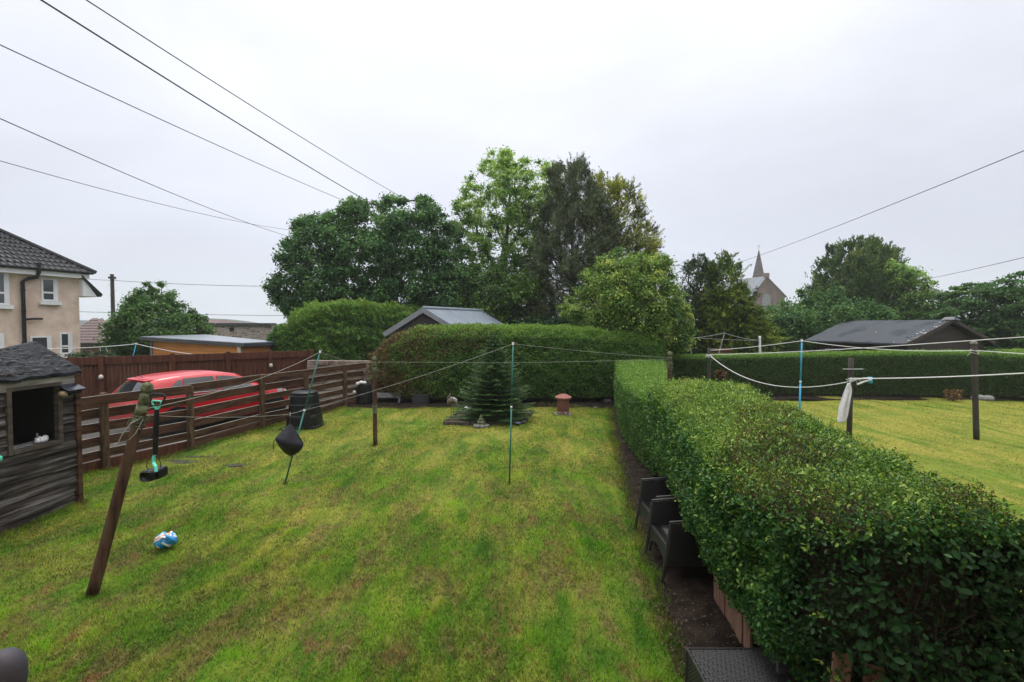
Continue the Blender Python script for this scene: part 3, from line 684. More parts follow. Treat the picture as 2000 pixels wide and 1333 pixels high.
hedge('corner_hedge', 'looser hedge bending forward behind the tall dark line post', nh3, 45000, .06, HL_FAR, TWIG,
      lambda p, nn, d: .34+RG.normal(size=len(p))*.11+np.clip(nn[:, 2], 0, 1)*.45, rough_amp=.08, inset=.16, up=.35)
nh4 = []
for x, yf, zt in ((22.6, 21.8, 1.5), (25, 21.5, 1.55), (28, 21, 1.55)):
    nh4.append([(x, yf, .1), (x, yf, zt*.5), (x, yf, zt-.1), (x, yf+.1, zt), (x, yf+.6, zt+.02), (x, yf+1.1, zt), (x, yf+1.2, zt-.1), (x, yf+1.2, .1)])
hedge('distant_hedge', 'bright green hedge top beyond the right end of the dark gabled shed', nh4, 22000, .07, HL_FAR, TWIG,
      lambda p, nn, d: .5+RG.normal(size=len(p))*.1+np.clip(nn[:, 2], 0, 1)*.4, rough_amp=.05, inset=.15, up=.35)

# ------------------------------------------------------------ trees
L_DARK = leafmat('dark_tree_leaf', [(0, (.010, .034, .012)), (.4, (.030, .090, .027)), (.75, (.075, .18, .05)), (1, (.16, .29, .09))], .6, .3, .2)
L_ASH = leafmat('ash_leaf', [(0, (.02, .06, .015)), (.4, (.075, .17, .032)), (.75, (.20, .34, .075)), (1, (.36, .50, .15))], .6, .42, .2)
L_PINE = leafmat('pine_needle', [(0, (.035, .026, .014)), (.4, (.055, .060, .030)), (.75, (.085, .115, .058)), (1, (.15, .20, .10))], .6, .15, .2)
L_GOLD = leafmat('golden_conifer', [(0, (.016, .035, .012)), (.4, (.05, .085, .016)), (.75, (.22, .26, .035)), (1, (.46, .46, .06))], .6, .22, .2)
L_BUSH = leafmat('maple_leaf', [(0, (.02, .05, .012)), (.4, (.065, .15, .024)), (.75, (.19, .30, .055)), (1, (.38, .45, .12))], .5, .35, .25)
L_SPIRE = leafmat('spired_conifer_leaf', [(0, (.012, .032, .010)), (.4, (.042, .095, .018)), (.75, (.13, .20, .03)), (1, (.30, .34, .05))], .6, .2, .2)
L_CONI = leafmat('conifer_leaf', [(0, (.008, .024, .010)), (.4, (.028, .070, .02)), (.75, (.07, .135, .028)), (1, (.18, .24, .045))], .6, .12)
L_MIX = leafmat('shrub_leaf', [(0, (.014, .045, .014)), (.4, (.042, .11, .028)), (.75, (.085, .19, .045)), (1, (.17, .28, .07))], .6, .28, .2)
tree('broadleaf_tree', 'wide dark green broadleaf tree behind the rounded hedge', 'tree',
     [(540,577),(533,560),(562,532),(558,498),(585,465),(590,438),(620,420),(640,428),(668,412),(690,392),(720,396),(750,400),(770,388),(800,400),(835,390),(862,408),(885,425),(905,470),(925,520),(935,580),(930,655),(800,660),(620,655),(565,610)],
     745, 27, 3.4, 820, 190, .165, .62, L_DARK, BARKD, .30, tb=(.62, .40), nl=240, low=.15)
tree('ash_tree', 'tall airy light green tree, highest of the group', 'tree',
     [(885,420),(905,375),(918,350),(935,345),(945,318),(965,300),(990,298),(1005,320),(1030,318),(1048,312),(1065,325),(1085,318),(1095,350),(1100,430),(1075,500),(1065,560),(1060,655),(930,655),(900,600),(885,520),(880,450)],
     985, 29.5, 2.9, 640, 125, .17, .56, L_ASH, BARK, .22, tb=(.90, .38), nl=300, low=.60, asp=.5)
tree('ash_sapling', 'bushy yellow green tree filling in below the tall airy tree', 'tree',
     [(880,560),(915,530),(950,520),(1000,540),(1040,520),(1065,560),(1060,655),(890,655)],
     960, 26.2, 1.8, 170, 130, .15, .55, L_BUSH, BARKD, .14, tb=(.36, .30), nl=60)
tree('pine_tree', 'dark grey brown pine between the light green and golden trees', 'tree',
     [(1060,400),(1078,350),(1095,335),(1110,345),(1128,328),(1145,350),(1165,385),(1190,420),(1200,480),(1215,560),(1180,620),(1140,650),(1050,650),(1030,600),(1040,520),(1055,460)],
     1115, 26.8, 2.6, 380, 300, .22, .62, L_PINE, BARKD, .2, asp=.14, mode='pine', tb=(.66, .40), nl=300, jitter=.16)
tree('golden_conifer', 'feathery golden green conifer at the right of the pine', 'tree',
     [(1150,372),(1168,340),(1178,368),(1198,355),(1206,378),(1226,368),(1230,395),(1252,405),(1246,440),(1272,455),(1262,475),(1280,490),(1258,505),(1268,560),(1230,655),(1150,655),(1150,480),(1143,420)],
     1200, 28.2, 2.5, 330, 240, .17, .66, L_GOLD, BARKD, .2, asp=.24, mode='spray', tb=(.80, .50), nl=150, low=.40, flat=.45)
tree('round_maple', 'rounded light green tree overhanging the end of the tall hedge', 'tree',
     [(1180,500),(1215,488),(1250,505),(1285,500),(1308,520),(1306,550),(1322,575),(1340,620),(1348,655),(1335,690),(1310,700),(1270,690),(1230,700),(1190,690),(1150,688),(1135,650),(1105,615),(1092,600),(1120,575),(1140,535),(1160,515)],
     1225, 18.4, 2.1, 480, 200, .095, .38, L_BUSH, BARKD, .13, tb=(.55, .48), nl=220, low=.12, fork=.35)
tree('shade_conifer', 'dark narrow conifer just right of the rounded light green tree', 'tree',
     [(1330,690),(1335,600),(1338,555),(1352,515),(1365,505),(1378,525),(1395,560),(1410,620),(1415,690)],
     1368, 25.5, 1.5, 190, 200, .15, .5, L_CONI, BARKD, .15, asp=.3, mode='spray', tb=(.45, .28), nl=60, flat=.6)
cf = tree('spired_conifer', 'yellow tipped conifer with a wispy leader left of the church', 'tree',
     [(1375,690),(1372,610),(1382,565),(1394,530),(1408,500),(1416,520),(1430,530),(1434,560),(1450,572),(1452,600),(1474,612),(1478,635),(1500,642),(1492,665),(1480,692)],
     1415, 24, 1.7, 260, 230, .15, .46, L_SPIRE, BARKD, .16, asp=.3, mode='spray', tb=(.54, .40), nl=80, flat=.55)
tp = A(1410, 512, 24); tw = MB(); tw.tube([tp, tp+np.array([.02, 0, .35]), tp+np.array([-.04, 0, .68])], [.02, .012, .005], 5); C = []; ax = []
for z in np.linspace(.05, .5, 26):
    a = random.uniform(0, 2*pi); l = .32*(1-z); d = np.array([cos(a), sin(a), .2]); tw.tube([tp+np.array([0, 0, z]), tp+np.array([0, 0, z])+d*l], [.007, .003], 3)
    for q in range(5): C.append(tp+np.array([0, 0, z])+d*l*random.uniform(.5, 1)); ax.append(d)
tw.build('leader', BARKD, cf); leaves('leader_needles', np.array(C), np.array(ax), np.array([[0, 0, 1.]]*len(C))+rnd(len(C))*.3, .12, .3, RG.uniform(.2, .6, len(C)), L_GOLD, cf)
GS = 'leafy shrubs and trees behind the neighbouring garden'
tree('mixed_shrub', 'soft green shrub clump directly below the church gable', 'shrub', [(1480,690),(1482,612),(1505,598),(1530,588),(1560,595),(1580,640),(1580,690)], 1530, 28.5, 1.6, 130, 110, .17, .6, L_MIX, BARKD, .12, GS, tb=(.55, .25), nl=40)
tree('mixed_shrub', 'rounded green shrub clump between the church and the big cypress', 'shrub', [(1548,690),(1545,585),(1560,568),(1585,590),(1600,577),(1625,560),(1640,600),(1640,690)], 1590, 31, 1.7, 130, 110, .18, .6, L_MIX, BARKD, .12, GS, tb=(.42, .25), nl=40)
tree('mixed_shrub', 'green shrub clump in front of the big cypress and behind the gabled shed roof', 'shrub', [(1600,690),(1605,605),(1640,588),(1690,592),(1730,610),(1745,690)], 1665, 27, 1.7, 150, 110, .16, .6, L_MIX, BARKD, .12, GS, tb=(.50, .25), nl=40)
tree('cypress_tree', 'big dense flat topped cypress right of the church', 'tree',
     [(1600,640),(1598,575),(1612,535),(1622,490),(1636,492),(1650,477),(1672,476),(1690,490),(1712,492),(1726,510),(1738,545),(1745,600),(1750,655),(1600,655)],
     1675, 36, 2.9, 460, 200, .22, .62, L_CONI, BARKD, .35, asp=.32, mode='up', tb=(.66, .26), nl=90)
tree('flowering_tree', 'loose light green tree with pale blossom right of the cypress', 'tree',
     [(1725,520),(1742,512),(1765,525),(1780,535),(1790,560),(1800,540),(1812,552),(1800,575),(1815,600),(1825,630),(1828,660),(1735,660),(1735,600)],
     1765, 33, 2.0, 200, 85, .17, .6, L_ASH, BARK, .18, GS, tb=(.50, .32), nl=90)
tree('spreading_tree', 'dark spreading tree behind the right end of the gabled shed', 'tree',
     [(1838,660),(1835,605),(1850,600),(1848,578),(1872,562),(1890,562),(1905,550),(1930,552),(1955,560),(1965,600),(1970,690),(1860,690)],
     1900, 29.5, 2.2, 260, 110, .18, .65, L_MIX, BARKD, .2, GS, tb=(.44, .25), nl=80, flat=.5)
tree('spreading_tree', 'dark spreading tree cut off by the right edge, taller of the pair', 'tree',
     [(1945,690),(1942,580),(1955,550),(1985,540),(2010,530),(2060,540),(2090,580),(2090,690)],
     2010, 27, 2.4, 260, 110, .17, .65, L_MIX, BARKD, .2, GS, tb=(.36, .25), nl=80, flat=.5)
tree('distant_tree', 'faint misty round tree in the gap far behind the shed', 'tree',
     [(1785,600),(1795,575),(1812,567),(1830,575),(1842,595),(1845,625),(1790,625)], 1815, 150, 6, 110, 90, .8, 2.2, L_MIX, BARKD, .5, tb=(.4, .2), nl=30)
tree('garden_tree', 'pointed straggly green tree behind the orange timber cabin', 'tree',
     [(232,655),(236,638),(250,615),(266,600),(275,590),(288,572),(298,558),(312,551),(324,560),(320,572),(335,580),(350,596),(362,606),(378,612),(388,632),(396,655),(392,700),(232,705)],
     308, 24, 1.9, 360, 130, .13, .40, L_MIX, BARK, .16, tb=(.66, .30), nl=120, low=.15)
tree('dark_shrub', 'low dark shrub at the foot of the pebble dashed house', 'shrub', [(158,700),(165,692),(185,690),(205,695),(212,705),(158,705)], 185, 20.5, .7, 26, 110, .1, .3, L_CONI, BARKD, .05, tb=(.3, .2), nl=10)
# dim undergrowth between the tall hedge and the tree trunks
def mass(name, label, x0, x1, y, th, z1, n, m, leaf, tb, z0=0.0):
    C = np.stack([RG.uniform(x0, x1, n), y+RG.uniform(-th, th, n), RG.uniform(z0, z1, n)], 1)
    C[:, 2] += .4*wob(C, .8, 3)
    return tag(leaves(name, C, rnd(n), np.array([0, -.4, .8])+rnd(n)*.6, leaf*RG.uniform(.6, 1.3, n), .6, np.clip(tb+RG.normal(size=n)*.12, 0, 1), m), label, 'undergrowth', kind='stuff')
mass('undergrowth', 'dim leafy undergrowth beneath the tall group of trees', -9, 9, 24.6, 1.0, 2.9, 38000, L_DARK, .22, .25)
mass('far_undergrowth', 'leafy growth below the trees behind the dark gabled shed', 9, 32, 30, 1.0, 2.8, 38000, L_MIX, .22, .3)

# small fir on the square bed
fb = P(965, 822); fb[1] += .15
fr = thing('fir_tree', 'young fir tree with drooping tiers on the stone edged bed', 'tree', fb)
tk = MB().tube([fb+np.array([0, 0, -.03]), fb+np.array([.02, 0, 1.2]), fb+np.array([0, 0, 2.42])], [.055, .035, .008], 8)
C = []; AX = []; LL = []
for ti, z in enumerate(np.linspace(.12, 2.36, 22)):
    f = (z-.12)/2.24; Rr = (1.10*(1-f**1.5)**1.1+.03)*(.8 if ti == 0 else 1)*random.uniform(.9, 1.1)
    nb = int(13-7*f); a0 = random.random()*6
    for b in range(nb):
        a = a0+2*pi*b/nb+random.uniform(-.15, .15); Lb = Rr*random.uniform(.78, 1.1); dr = -.16+.45*f
        q = [fb+np.array([0, 0, z])+np.array([cos(a)*Lb*t, sin(a)*Lb*t, Lb*(dr*t*1.4-.02+.16*t*t)]) for t in np.linspace(0, 1, 5)]
        if min(p[2] for p in q) < .06:
            for p in q: p[2] = max(p[2], .06)
        tk.tube(q, [.012, .009, .007, .005, .003], 4, caps=False)
        for t in np.linspace(.12, 1.0, int(4+10*Lb)):
            p = q[0]*(1-t)+q[-1]*t; p[2] = np.interp(t, np.linspace(0, 1, 5), [v[2] for v in q])
            for sd in (-1, 1):
                Lt = .18*(1.15-t)*(.6+Lb)+.035; dv_ = np.array([cos(a+sd*.95), sin(a+sd*.95), -.05])
                for g in np.linspace(.1, 1, max(3, int(Lt/.018))):
                    c = p+dv_*Lt*g
                    for kk in (-1, 1, 0):
                        C.append(c+np.array([0, 0, .004*kk])); AX.append(dv_*.9+np.array([-dv_[1], dv_[0], 0])*kk*.9+np.array([0, 0, .35*(kk == 0)])); LL.append(.058)
C = np.array(C); AX = np.array(AX); n = len(C)
L_FIR = leafmat('fir_needle', [(0, (.018, .05, .016)), (.5, (.055, .14, .038)), (1, (.18, .31, .08))], .5, .12)
leaves('branches', C, AX+rnd(n)*.15, np.array([[0, 0, 1.]]*n)+rnd(n)*.3, np.array(LL)*RG.uniform(.8, 1.3, n), .28, np.clip(.5+RG.normal(size=n)*.22, 0, 1), L_FIR, fr)
tk.build('trunk', BARKD, fr)
fr['n'] = n; del fr['n']

# ------------------------------------------------------------ buildings
# pebble dashed house
E1 = np.array([-19.75, 22.1, 0]); E0 = np.array([-21.6, 17.2, 0]); dW = (E1-E0)/np.linalg.norm(E1-E0); nW = np.array([dW[1], -dW[0], 0]); LW = np.linalg.norm(E1-E0)
HZ = 4.98
hs = thing('pebbledash_house', 'two storey pebble dashed house with dark tiled roof at the left edge', 'house', E1)
fr_ = (E1, dW, nW, np.array([0, 0, 1.]))          # local: x along the wall (0 at the corner, negative nearer), y outwards, z up
def hloc(px, py): # pixel -> wall coordinates
    d = ray(px, py); o = np.array([0, 0, CAM_Z]); t = np.dot(E1-o, nW)/np.dot(d, nW); p = o+d*t; return np.dot(p-E1, dW), p[2]
wl = MB(); wl.box((-9.5, -7, 0), (0, 0, HZ), fr_); wl.build('wall', HARL, hs)
wins = [(83, 104, 543, 589, 1), (-30, 8, 528, 596, 1), (62, 92, 657, 700, 0), (119, 133, 650, 692, 1), (-40, -2, 652, 700, 0)]
for (xa, xb, ya, yb, sill) in wins:
    u0, z1 = hloc(xa, ya); u1, z0 = hloc(xb, yb); wdt = max(.55, u1-u0); zt, zb_ = z1, z0
    f = MB()
    for lo, hi in (((u0-.07, 0, zb_), (u0, .045, zt)), ((u1, 0, zb_), (u1+.16, .045, zt)), ((u0, 0, zt-.07), (u1, .045, zt)), ((u0, 0, zb_), (u1, .045, zb_+.07))): f.box(lo, hi, fr_)
    f.box((u0, .002, zb_+(zt-zb_)*.33), (u1, .05, zb_+(zt-zb_)*.33+.08), fr_)
    fo = f.build('window', WHITE, hs); MB().box((u0, -.02, zb_+.06), (u1, .02, zt-.06), fr_).build('pane', GLASS, fo)
    if sill: MB().box((u0-.16, .0, zb_-.16), (u1+.24, .16, zb_-.02), fr_).build('sill', WHITE, fo)
MB().box((-9.6, .02, HZ-.2), (.25, .34, HZ), fr_).build('fascia', WHITE, hs)
MB().tube([E1+dW*.35+nW*.42+np.array([0, 0, HZ+.06]), E1-dW*9.6+nW*.42+np.array([0, 0, HZ+.06])], .07, 8).build('gutter', BLACKP, hs)
# roof: hipped
def H(u, v, z): return E1+dW*u+nW*v+np.array([0, 0, z])
eL, eR, eB, eRB = H(-9.9, .45, HZ+.05), H(.45, .45, HZ+.05), H(-9.9, -7.4, HZ+.05), H(.45, -7.4, HZ+.05)
r0_, r1_ = H(-6.2, -3.5, HZ+2.9), H(-3.4, -3.5, HZ+2.9)
rf = MB(); nrow = 15
for i in range(nrow):
    a, b = i/nrow, (i+1)/nrow; lift = .05
    rf.add([eL*(1-a)+r0_*a+np.array([0, 0, lift]), eR*(1-a)+r1_*a+np.array([0, 0, lift]), eR*(1-b)+r1_*b, eL*(1-b)+r0_*b], [(0, 1, 2, 3)])
    rf.add([eL*(1-a)+r0_*a, eR*(1-a)+r1_*a, eR*(1-a)+r1_*a+np.array([0, 0, lift]), eL*(1-a)+r0_*a+np.array([0, 0, lift])], [(0, 1, 2, 3)])
    q0, q1 = eL*(1-a)+r0_*a, eR*(1-a)+r1_*a
    nrib = 46
    for j in range(nrib):
        t = (j+.5)/nrib; p = q0*(1-t)+q1*t
        q2 = eL*(1-b)+r0_*b; q3 = eR*(1-b)+r1_*b
        k0 = np.dot(p-E1, dW); lo_, hi_ = np.dot(q2-E1, dW), np.dot(q3-E1, dW)
        if lo_ < k0 < hi_: tt_ = (k0-lo_)/(hi_-lo_); e2 = q2*(1-tt_)+q3*tt_; rf.tube([p+np.array([0, 0, lift+.01]), e2+np.array([0, 0, .02])], .045, 4, caps=False)
rf.add([eR, eRB, r1_], [(0, 1, 2)]); rf.add([eL, r0_, eB], [(0, 1, 2)]); rf.add([eB, r0_, r1_, eRB], [(0, 1, 2, 3)]); rf.add([eL, eR, eRB, eB], [(0, 3, 2, 1)])
rfo = rf.build('roof', ROOFT, hs); MB().tube([eR+np.array([0, 0, .06]), r1_+np.array([0, 0, .06])], .09, 6).tube([r0_, r1_], .09, 6).build('ridge_tiles', ROOFT, rfo)
# the low swept eave at the corner
c0 = H(.02, .25, HZ-.12)
ev = MB(); ev.hexa([H(.0, -.9, HZ-1.0), H(.0, .3, HZ-1.0), H(.55, .3, HZ-1.0), H(.55, -.9, HZ-1.0)], [H(.0, -.9, HZ-.22), H(.0, .3, HZ-.22), H(.05, .3, HZ-.22), H(.05, -.9, HZ-.22)]); ev.build('eave_box', WHITE, hs)
MB().hexa([H(-.05, -1.2, HZ-.18), H(-.05, .38, HZ-.18), H(.68, .38, HZ-1.0), H(.68, -1.2, HZ-1.0)], [H(-.05, -1.2, HZ-.06), H(-.05, .38, HZ-.06), H(.74, .38, HZ-.88), H(.74, -1.2, HZ-.88)]).build('swept_roof', ROOFT, hs)
u_, _ = hloc(42, 600); un, _ = hloc(64, 520)
dp = MB().tube([H(un, .42, HZ+.3), H(un, .42, HZ-.12), H(un-.02, .30, HZ-.3), H(u_+.2, .14, HZ-.36), H(u_, .14, HZ-.5), H(u_, .14, .1)], .07, 10)
dp.tube([H(u_, .14, 2.9), H(u_+.35, .14, 2.93), H(u_+.62, .12, 2.93)], .045, 8)
for z in (.9, 1.9, 3.2, 4.1): dp.tube([H(u_, .14, z), H(u_, .14, z+.05)], .09, 8)
dp.build('downpipe', BLACKP, hs)
# brown bungalow behind
bp = A(185, 640, 40)
bh = thing('brown_bungalow', 'low brown house with a brown tiled roof behind the pebble dashed house', 'house', (bp[0], 40, 0))
x0, x1 = A(120, 620, 40)[0], A(214, 620, 40)[0]
MB().box((x0, 40, 0), (x1-.5, 47, 1.25)).build('wall', BRICKB, bh)
rr = MB(); zr = 3.3; nr_ = 9
pts = [np.array([x0, 39.5, 1.2]), np.array([x1, 39.5, 1.2]), np.array([x1-3.6, 43, zr]), np.array([x0, 43, zr])]
for i in range(nr_):
    a, b = i/nr_, (i+1)/nr_
    rr.add([pts[0]*(1-a)+pts[3]*a+np.array([0, 0, .05]), pts[1]*(1-a)+pts[2]*a+np.array([0, 0, .05]), pts[1]*(1-b)+pts[2]*b, pts[0]*(1-b)+pts[3]*b], [(0, 1, 2, 3)])
    rr.add([pts[0]*(1-a)+pts[3]*a, pts[1]*(1-a)+pts[2]*a, pts[1]*(1-a)+pts[2]*a+np.array([0, 0, .05]), pts[0]*(1-a)+pts[3]*a+np.array([0, 0, .05])], [(0, 1, 2, 3)])
rr.add([pts[1], (x1, 47.5, 1.2), pts[2]], [(0, 1, 2)]).add([pts[3], pts[2], (x1, 47.5, 1.2), (x0, 47.5, 1.2)], [(0, 1, 2, 3)])
rr.build('roof', ROOFB, bh); MB().box((x0, 39.4, 1.0), (x1, 39.5, 1.2)).build('gutter', BLACKP, bh)
wq = A(210, 620, 39.95)[0]; wf = MB().box((wq-.7, 39.93, .3), (wq-.1, 39.99, 1.0)).build('window', WHITE, bh); MB().box((wq-.6, 39.9, .38), (wq-.2, 39.93, .92)).build('pane', GLASS, wf)
# utility pole with steps
up = A(220.5, 600, 38); pl = thing('utility_pole', 'tall dark utility pole with climbing steps left of the garden tree', 'pole', (up[0], 38, 0))
ztop = A(220, 536, 38)[2]; MB().tube([(up[0], 38, -.1), (up[0], 38, ztop)], [.15, .125], 12).build('pole', POSTD, pl)
for i in range(9): z = 3.3+i*.42; sg_ = 1 if i % 2 else -1; MB().tube([(up[0], 38, z), (up[0]+.32*sg_, 38, z)], .015, 5).build('step', STEEL, pl)
MB().box((up[0]-.2, 37.85, ztop-.35), (up[0]+.2, 38.15, ztop-.2)).build('collar', POSTD, pl)
# orange timber cabin
ca, cb, cc_ = np.array([-15.9, 20.6, 0]), np.array([-9.95, 17.9, 0]), np.array([-9.35, 19.3, 0])
cd_ = ca+(cc_-cb)*1.9
gc = thing('timber_cabin', 'orange timber garden cabin with a dark edged flat roof', 'garden cabin', (ca+cb)/2)
cab = MB(); dx = unit((cb-ca)[None])[0]
cab.hexa([ca+np.array([.35, .2, 0]), cb+np.array([-.25, .25, 0]), cc_+np.array([-.3, -.05, 0]), cd_+np.array([.3, -.1, 0])], [ca+np.array([.35, .2, 2.02]), cb+np.array([-.25, .25, 1.85]), cc_+np.array([-.3, -.05, 1.855]), cd_+np.array([.3, -.1, 2.06])])
cab.build('wall', TIMB, gc)
brd = MB()
for z in np.arange(.15, 1.80, .14):
    a = ca+np.array([.35, .2, z]); b = cb+np.array([-.25, .25, z]); brd.plank(a+np.array([0, -.012, 0]), b+np.array([0, -.012, 0]), .128, .018)
    c = cc_+np.array([-.3, -.05, z]); brd.plank(b+np.array([.012, 0, 0]), c+np.array([.012, 0, 0]), .128, .018)
brd.build('boards', TIMB, gc)
def rise(p, z): return p+np.array([0, 0, z])
MB().hexa([rise(ca, 2.03), rise(cb, 1.855), rise(cc_, 1.86), rise(cd_, 2.07)], [rise(ca, 2.16), rise(cb, 1.98), rise(cc_, 1.985), rise(cd_, 2.20)]).build('fascia', SLATE, gc)
ins = lambda p, q, k: p+(q-p)*k
m_ = (ca+cb+cc_+cd_)/4
MB().hexa([rise(ins(p, m_, .02), z_) for p, z_ in ((ca, 2.155), (cb, 1.978), (cc_, 1.982), (cd_, 2.195))], [rise(ins(p, m_, .02), z_+.025) for p, z_ in ((ca, 2.155), (cb, 1.978), (cc_, 1.982), (cd_, 2.195))]).build('roof', EPDM, gc)
cp = MB(); cp.tube([ca+np.array([.45, .1, 0]), ca+np.array([.45, .1, 1.95])], .05, 8); cp.build('downpipe', GREYP, gc)
cq = MB(); cq.box((cb[0]-.33, cb[1]+.16, 0), (cb[0]-.2, cb[1]+.3, 1.85)); cq.build('corner_post', mat('pale_timber', (.42, .36, .30), (.52, .46, .38), 4, rough=.7), gc)
# stone outbuilding behind it
s0, s1 = A(388, 620, 31)[0], A(530, 620, 31)[0]
sw = thing('stone_outbuilding', 'long grey pink stone wall with a dark coping behind the timber cabin', 'wall', ((s0+s1)/2, 31, 0))
MB().box((s0, 31, 0), (s1, 31.5, 2.62)).build('stonework', STONE, sw)
MB().box((s0-.1, 30.9, 2.62), (s1, 31.6, 2.80)).build('coping', SLATE, sw); MB().box((s0+2.0, 30.96, 2.28), (s0+2.25, 31.0, 2.5)).build('vent', BLACKP, sw)
rp_ = A(420, 629, 46); MB()
rb = one(MB().hexa([(rp_[0]-1.2, 45, 0), (rp_[0]+1, 45, 0), (rp_[0]+1, 49, 0), (rp_[0]-1.2, 49, 0)], [(rp_[0]-1.2, 45, 2.7), (rp_[0]+1, 45, 2.7), (rp_[0]+1, 49, 2.7), (rp_[0]-1.2, 49, 2.7)]).hexa([(rp_[0]-1.5, 44.8, 2.7), (rp_[0]+1.3, 44.8, 2.7), (rp_[0]+1.3, 49.2, 2.7), (rp_[0]-1.5, 49.2, 2.7)], [(rp_[0]-.5, 46.5, 3.2), (rp_[0]+.3, 46.5, 3.2), (rp_[0]+.3, 47.5, 3.2), (rp_[0]-.5, 47.5, 3.2)]),
         'distant_house', ROOFB, 'brown roofed house just showing above the stone wall', 'house', (rp_[0], 47, 0))
# grey roofed shed behind the tall hedge
ap = A(826, 605, 20.5); az = ap[2]
gsh = thing('grey_roofed_shed', 'shed with a pale grey sheet roof rising behind the tall hedge', 'shed', (ap[0], 20.5, 0))
gl = A(752, 652, 19.9); gr_ = A(893, 642, 21.0); dr_ = np.array([2.3, 3.9, 0.]); a0 = ap; al = np.array([gl[0], 20.3, gl[2]]); ar = np.array([gr_[0], 20.6, gr_[2]-.1])
MB().hexa([al*[1, 1, 0]+[.25, .1, 0], ar*[1, 1, 0]+[-.25, .1, 0], ar*[1, 1, 0]+dr_+[-.25, 0, 0], al*[1, 1, 0]+dr_+[.25, 0, 0]], [al+[.25, .1, -.15], ar+[-.25, .1, -.15], ar+dr_+[-.25, 0, -.15], al+dr_+[.25, 0, -.15]]).poly([al+[.25, .08, -.15], ar+[-.25, .08, -.15], a0+[0, .1, -.12]], dr_*.95).build('wall', mat('shed_gable', (.025, .02, .02), (.05, .04, .04), 3, rough=.8), gsh)
rfm = MB(); rfm.poly([a0+[0, 0, .05], ar+[.15, 0, .0], ar+[.15, 0, -.06], a0+[0, 0, -.04]], dr_); rfm.poly([a0+[0, 0, .05], a0+[0, 0, -.04], al+[-.15, 0, -.06], al+[-.15, 0, .0]], dr_)
for t in np.linspace(.02, .98, 26):
    p = a0+[0, 0, .06]+dr_*t; q = ar+[.15, 0, .01]+dr_*t; rfm.tube([p, q], .018, 4, caps=False)
rfo = rfm.build('roof', TIN, gsh); MB().tube([a0+[0, -.02, .09], a0+dr_+[0, 0, .09]], .06, 8).build('ridge', TIN, rfo)
MB().plank(a0+[0, -.03, -.02], al+[-.15, -.03, -.06], .2, .04).plank(a0+[0, -.03, -.02], ar+[.15, -.03, -.06], .2, .04).build('bargeboard', GREYP, gsh)
# church
cy_ = 105.0; g0 = A(1463, 620, cy_)[0]; g1 = A(1532, 620, cy_)[0]; gx = A(1496, 620, cy_)[0]; gz_ = A(1496, 541, cy_)[2]; ez = A(1500, 578, cy_)[2]; ez2 = A(1530, 578, cy_)[2]
ch = thing('church', 'stone church with a tall spire far behind the garden', 'church', (gx, cy_, 0))
w1 = MB(); w1.poly([(g0+.6, cy_, 0), (g1, cy_, 0), (g1, cy_, ez2), (gx, cy_, gz_), (g0+.6, cy_, ez)], (-4, 11, 0)); w1.build('wall', SAND, ch)
bk = np.array([-4.0, 11, 0]); cr = MB()
cr.poly([(gx, cy_-.2, gz_+.15), (g0+.2, cy_-.2, ez-.25), (g0+.2, cy_-.2, ez-.45), (gx, cy_-.2, gz_-.05)], bk*1.02); cr.poly([(gx, cy_-.2, gz_+.15), (gx, cy_-.2, gz_-.05), (g1+.4, cy_-.2, ez2-.4), (g1+.4, cy_-.2, ez2-.2)], bk*1.02); cr.build('roof', CSLATE, ch)
MB().box((gx-.45, cy_-.3, gz_-.2), (gx+.45, cy_+.5, gz_+.8)).build('finial', SAND, ch)
lw = MB().poly([(gx-.9, cy_-.05, ez-4), (gx+.9, cy_-.05, ez-4), (gx+.9, cy_-.05, ez-.6), (gx+.5, cy_-.05, ez+.2), (gx, cy_-.05, ez+.5), (gx-.5, cy_-.05, ez+.2), (gx-.9, cy_-.05, ez-.6)], (0, .1, 0)); lw.build('window', GREYP, ch)
spx = A(1480, 620, 112); sb_ = A(1480, 560, 112)[2]; st_ = A(1480, 489, 112)[2]; rb_ = (A(1492.5, 620, 112)[0]-A(1467.5, 620, 112)[0])/2
MB().lathe((spx[0], 112, 0), [(rb_*1.15, 0), (rb_*1.15, sb_-1.5), (rb_*1.2, sb_), (.12, st_-.2), (.05, st_)], 8).build('spire', SPIRE, ch)
MB().tube([(spx[0], 112, st_-.1), (spx[0], 112, st_+1.3)], .06, 5).tube([(spx[0]-.35, 112, st_+.9), (spx[0]+.35, 112, st_+.9)], .05, 5).build('cross', STEEL, ch)
# lower chapel roof to its left
one(MB().poly([(g0-4.4, cy_+3, 0), (g0+.6, cy_+3, 0), (g0+.6, cy_+3, ez-.6), (g0-1.7, cy_+3, ez+1.3), (g0-4.4, cy_+3, ez-1.2)], (-2, 8, 0)), 'church_aisle', CSLATE, 'lower slated wing beside the church gable behind the conifer', 'church wing', (g0-2, cy_+3, 0))
# white house far right
wp = A(1822, 600, 125); one(MB().box((wp[0]-1.6, 125, 0), (wp[0]+2.2, 131, A(0, 596, 125)[2])).poly([(wp[0]-1.9, 124.8, A(0, 596, 125)[2]), (wp[0]+2.5, 124.8, A(0, 596, 125)[2]), (wp[0]+.3, 124.8, A(0, 586, 125)[2])], (0, 6.4, 0)), 'white_house', WHITE, 'tiny white house in the misty gap between the trees at right', 'house', (wp[0], 127, 0))
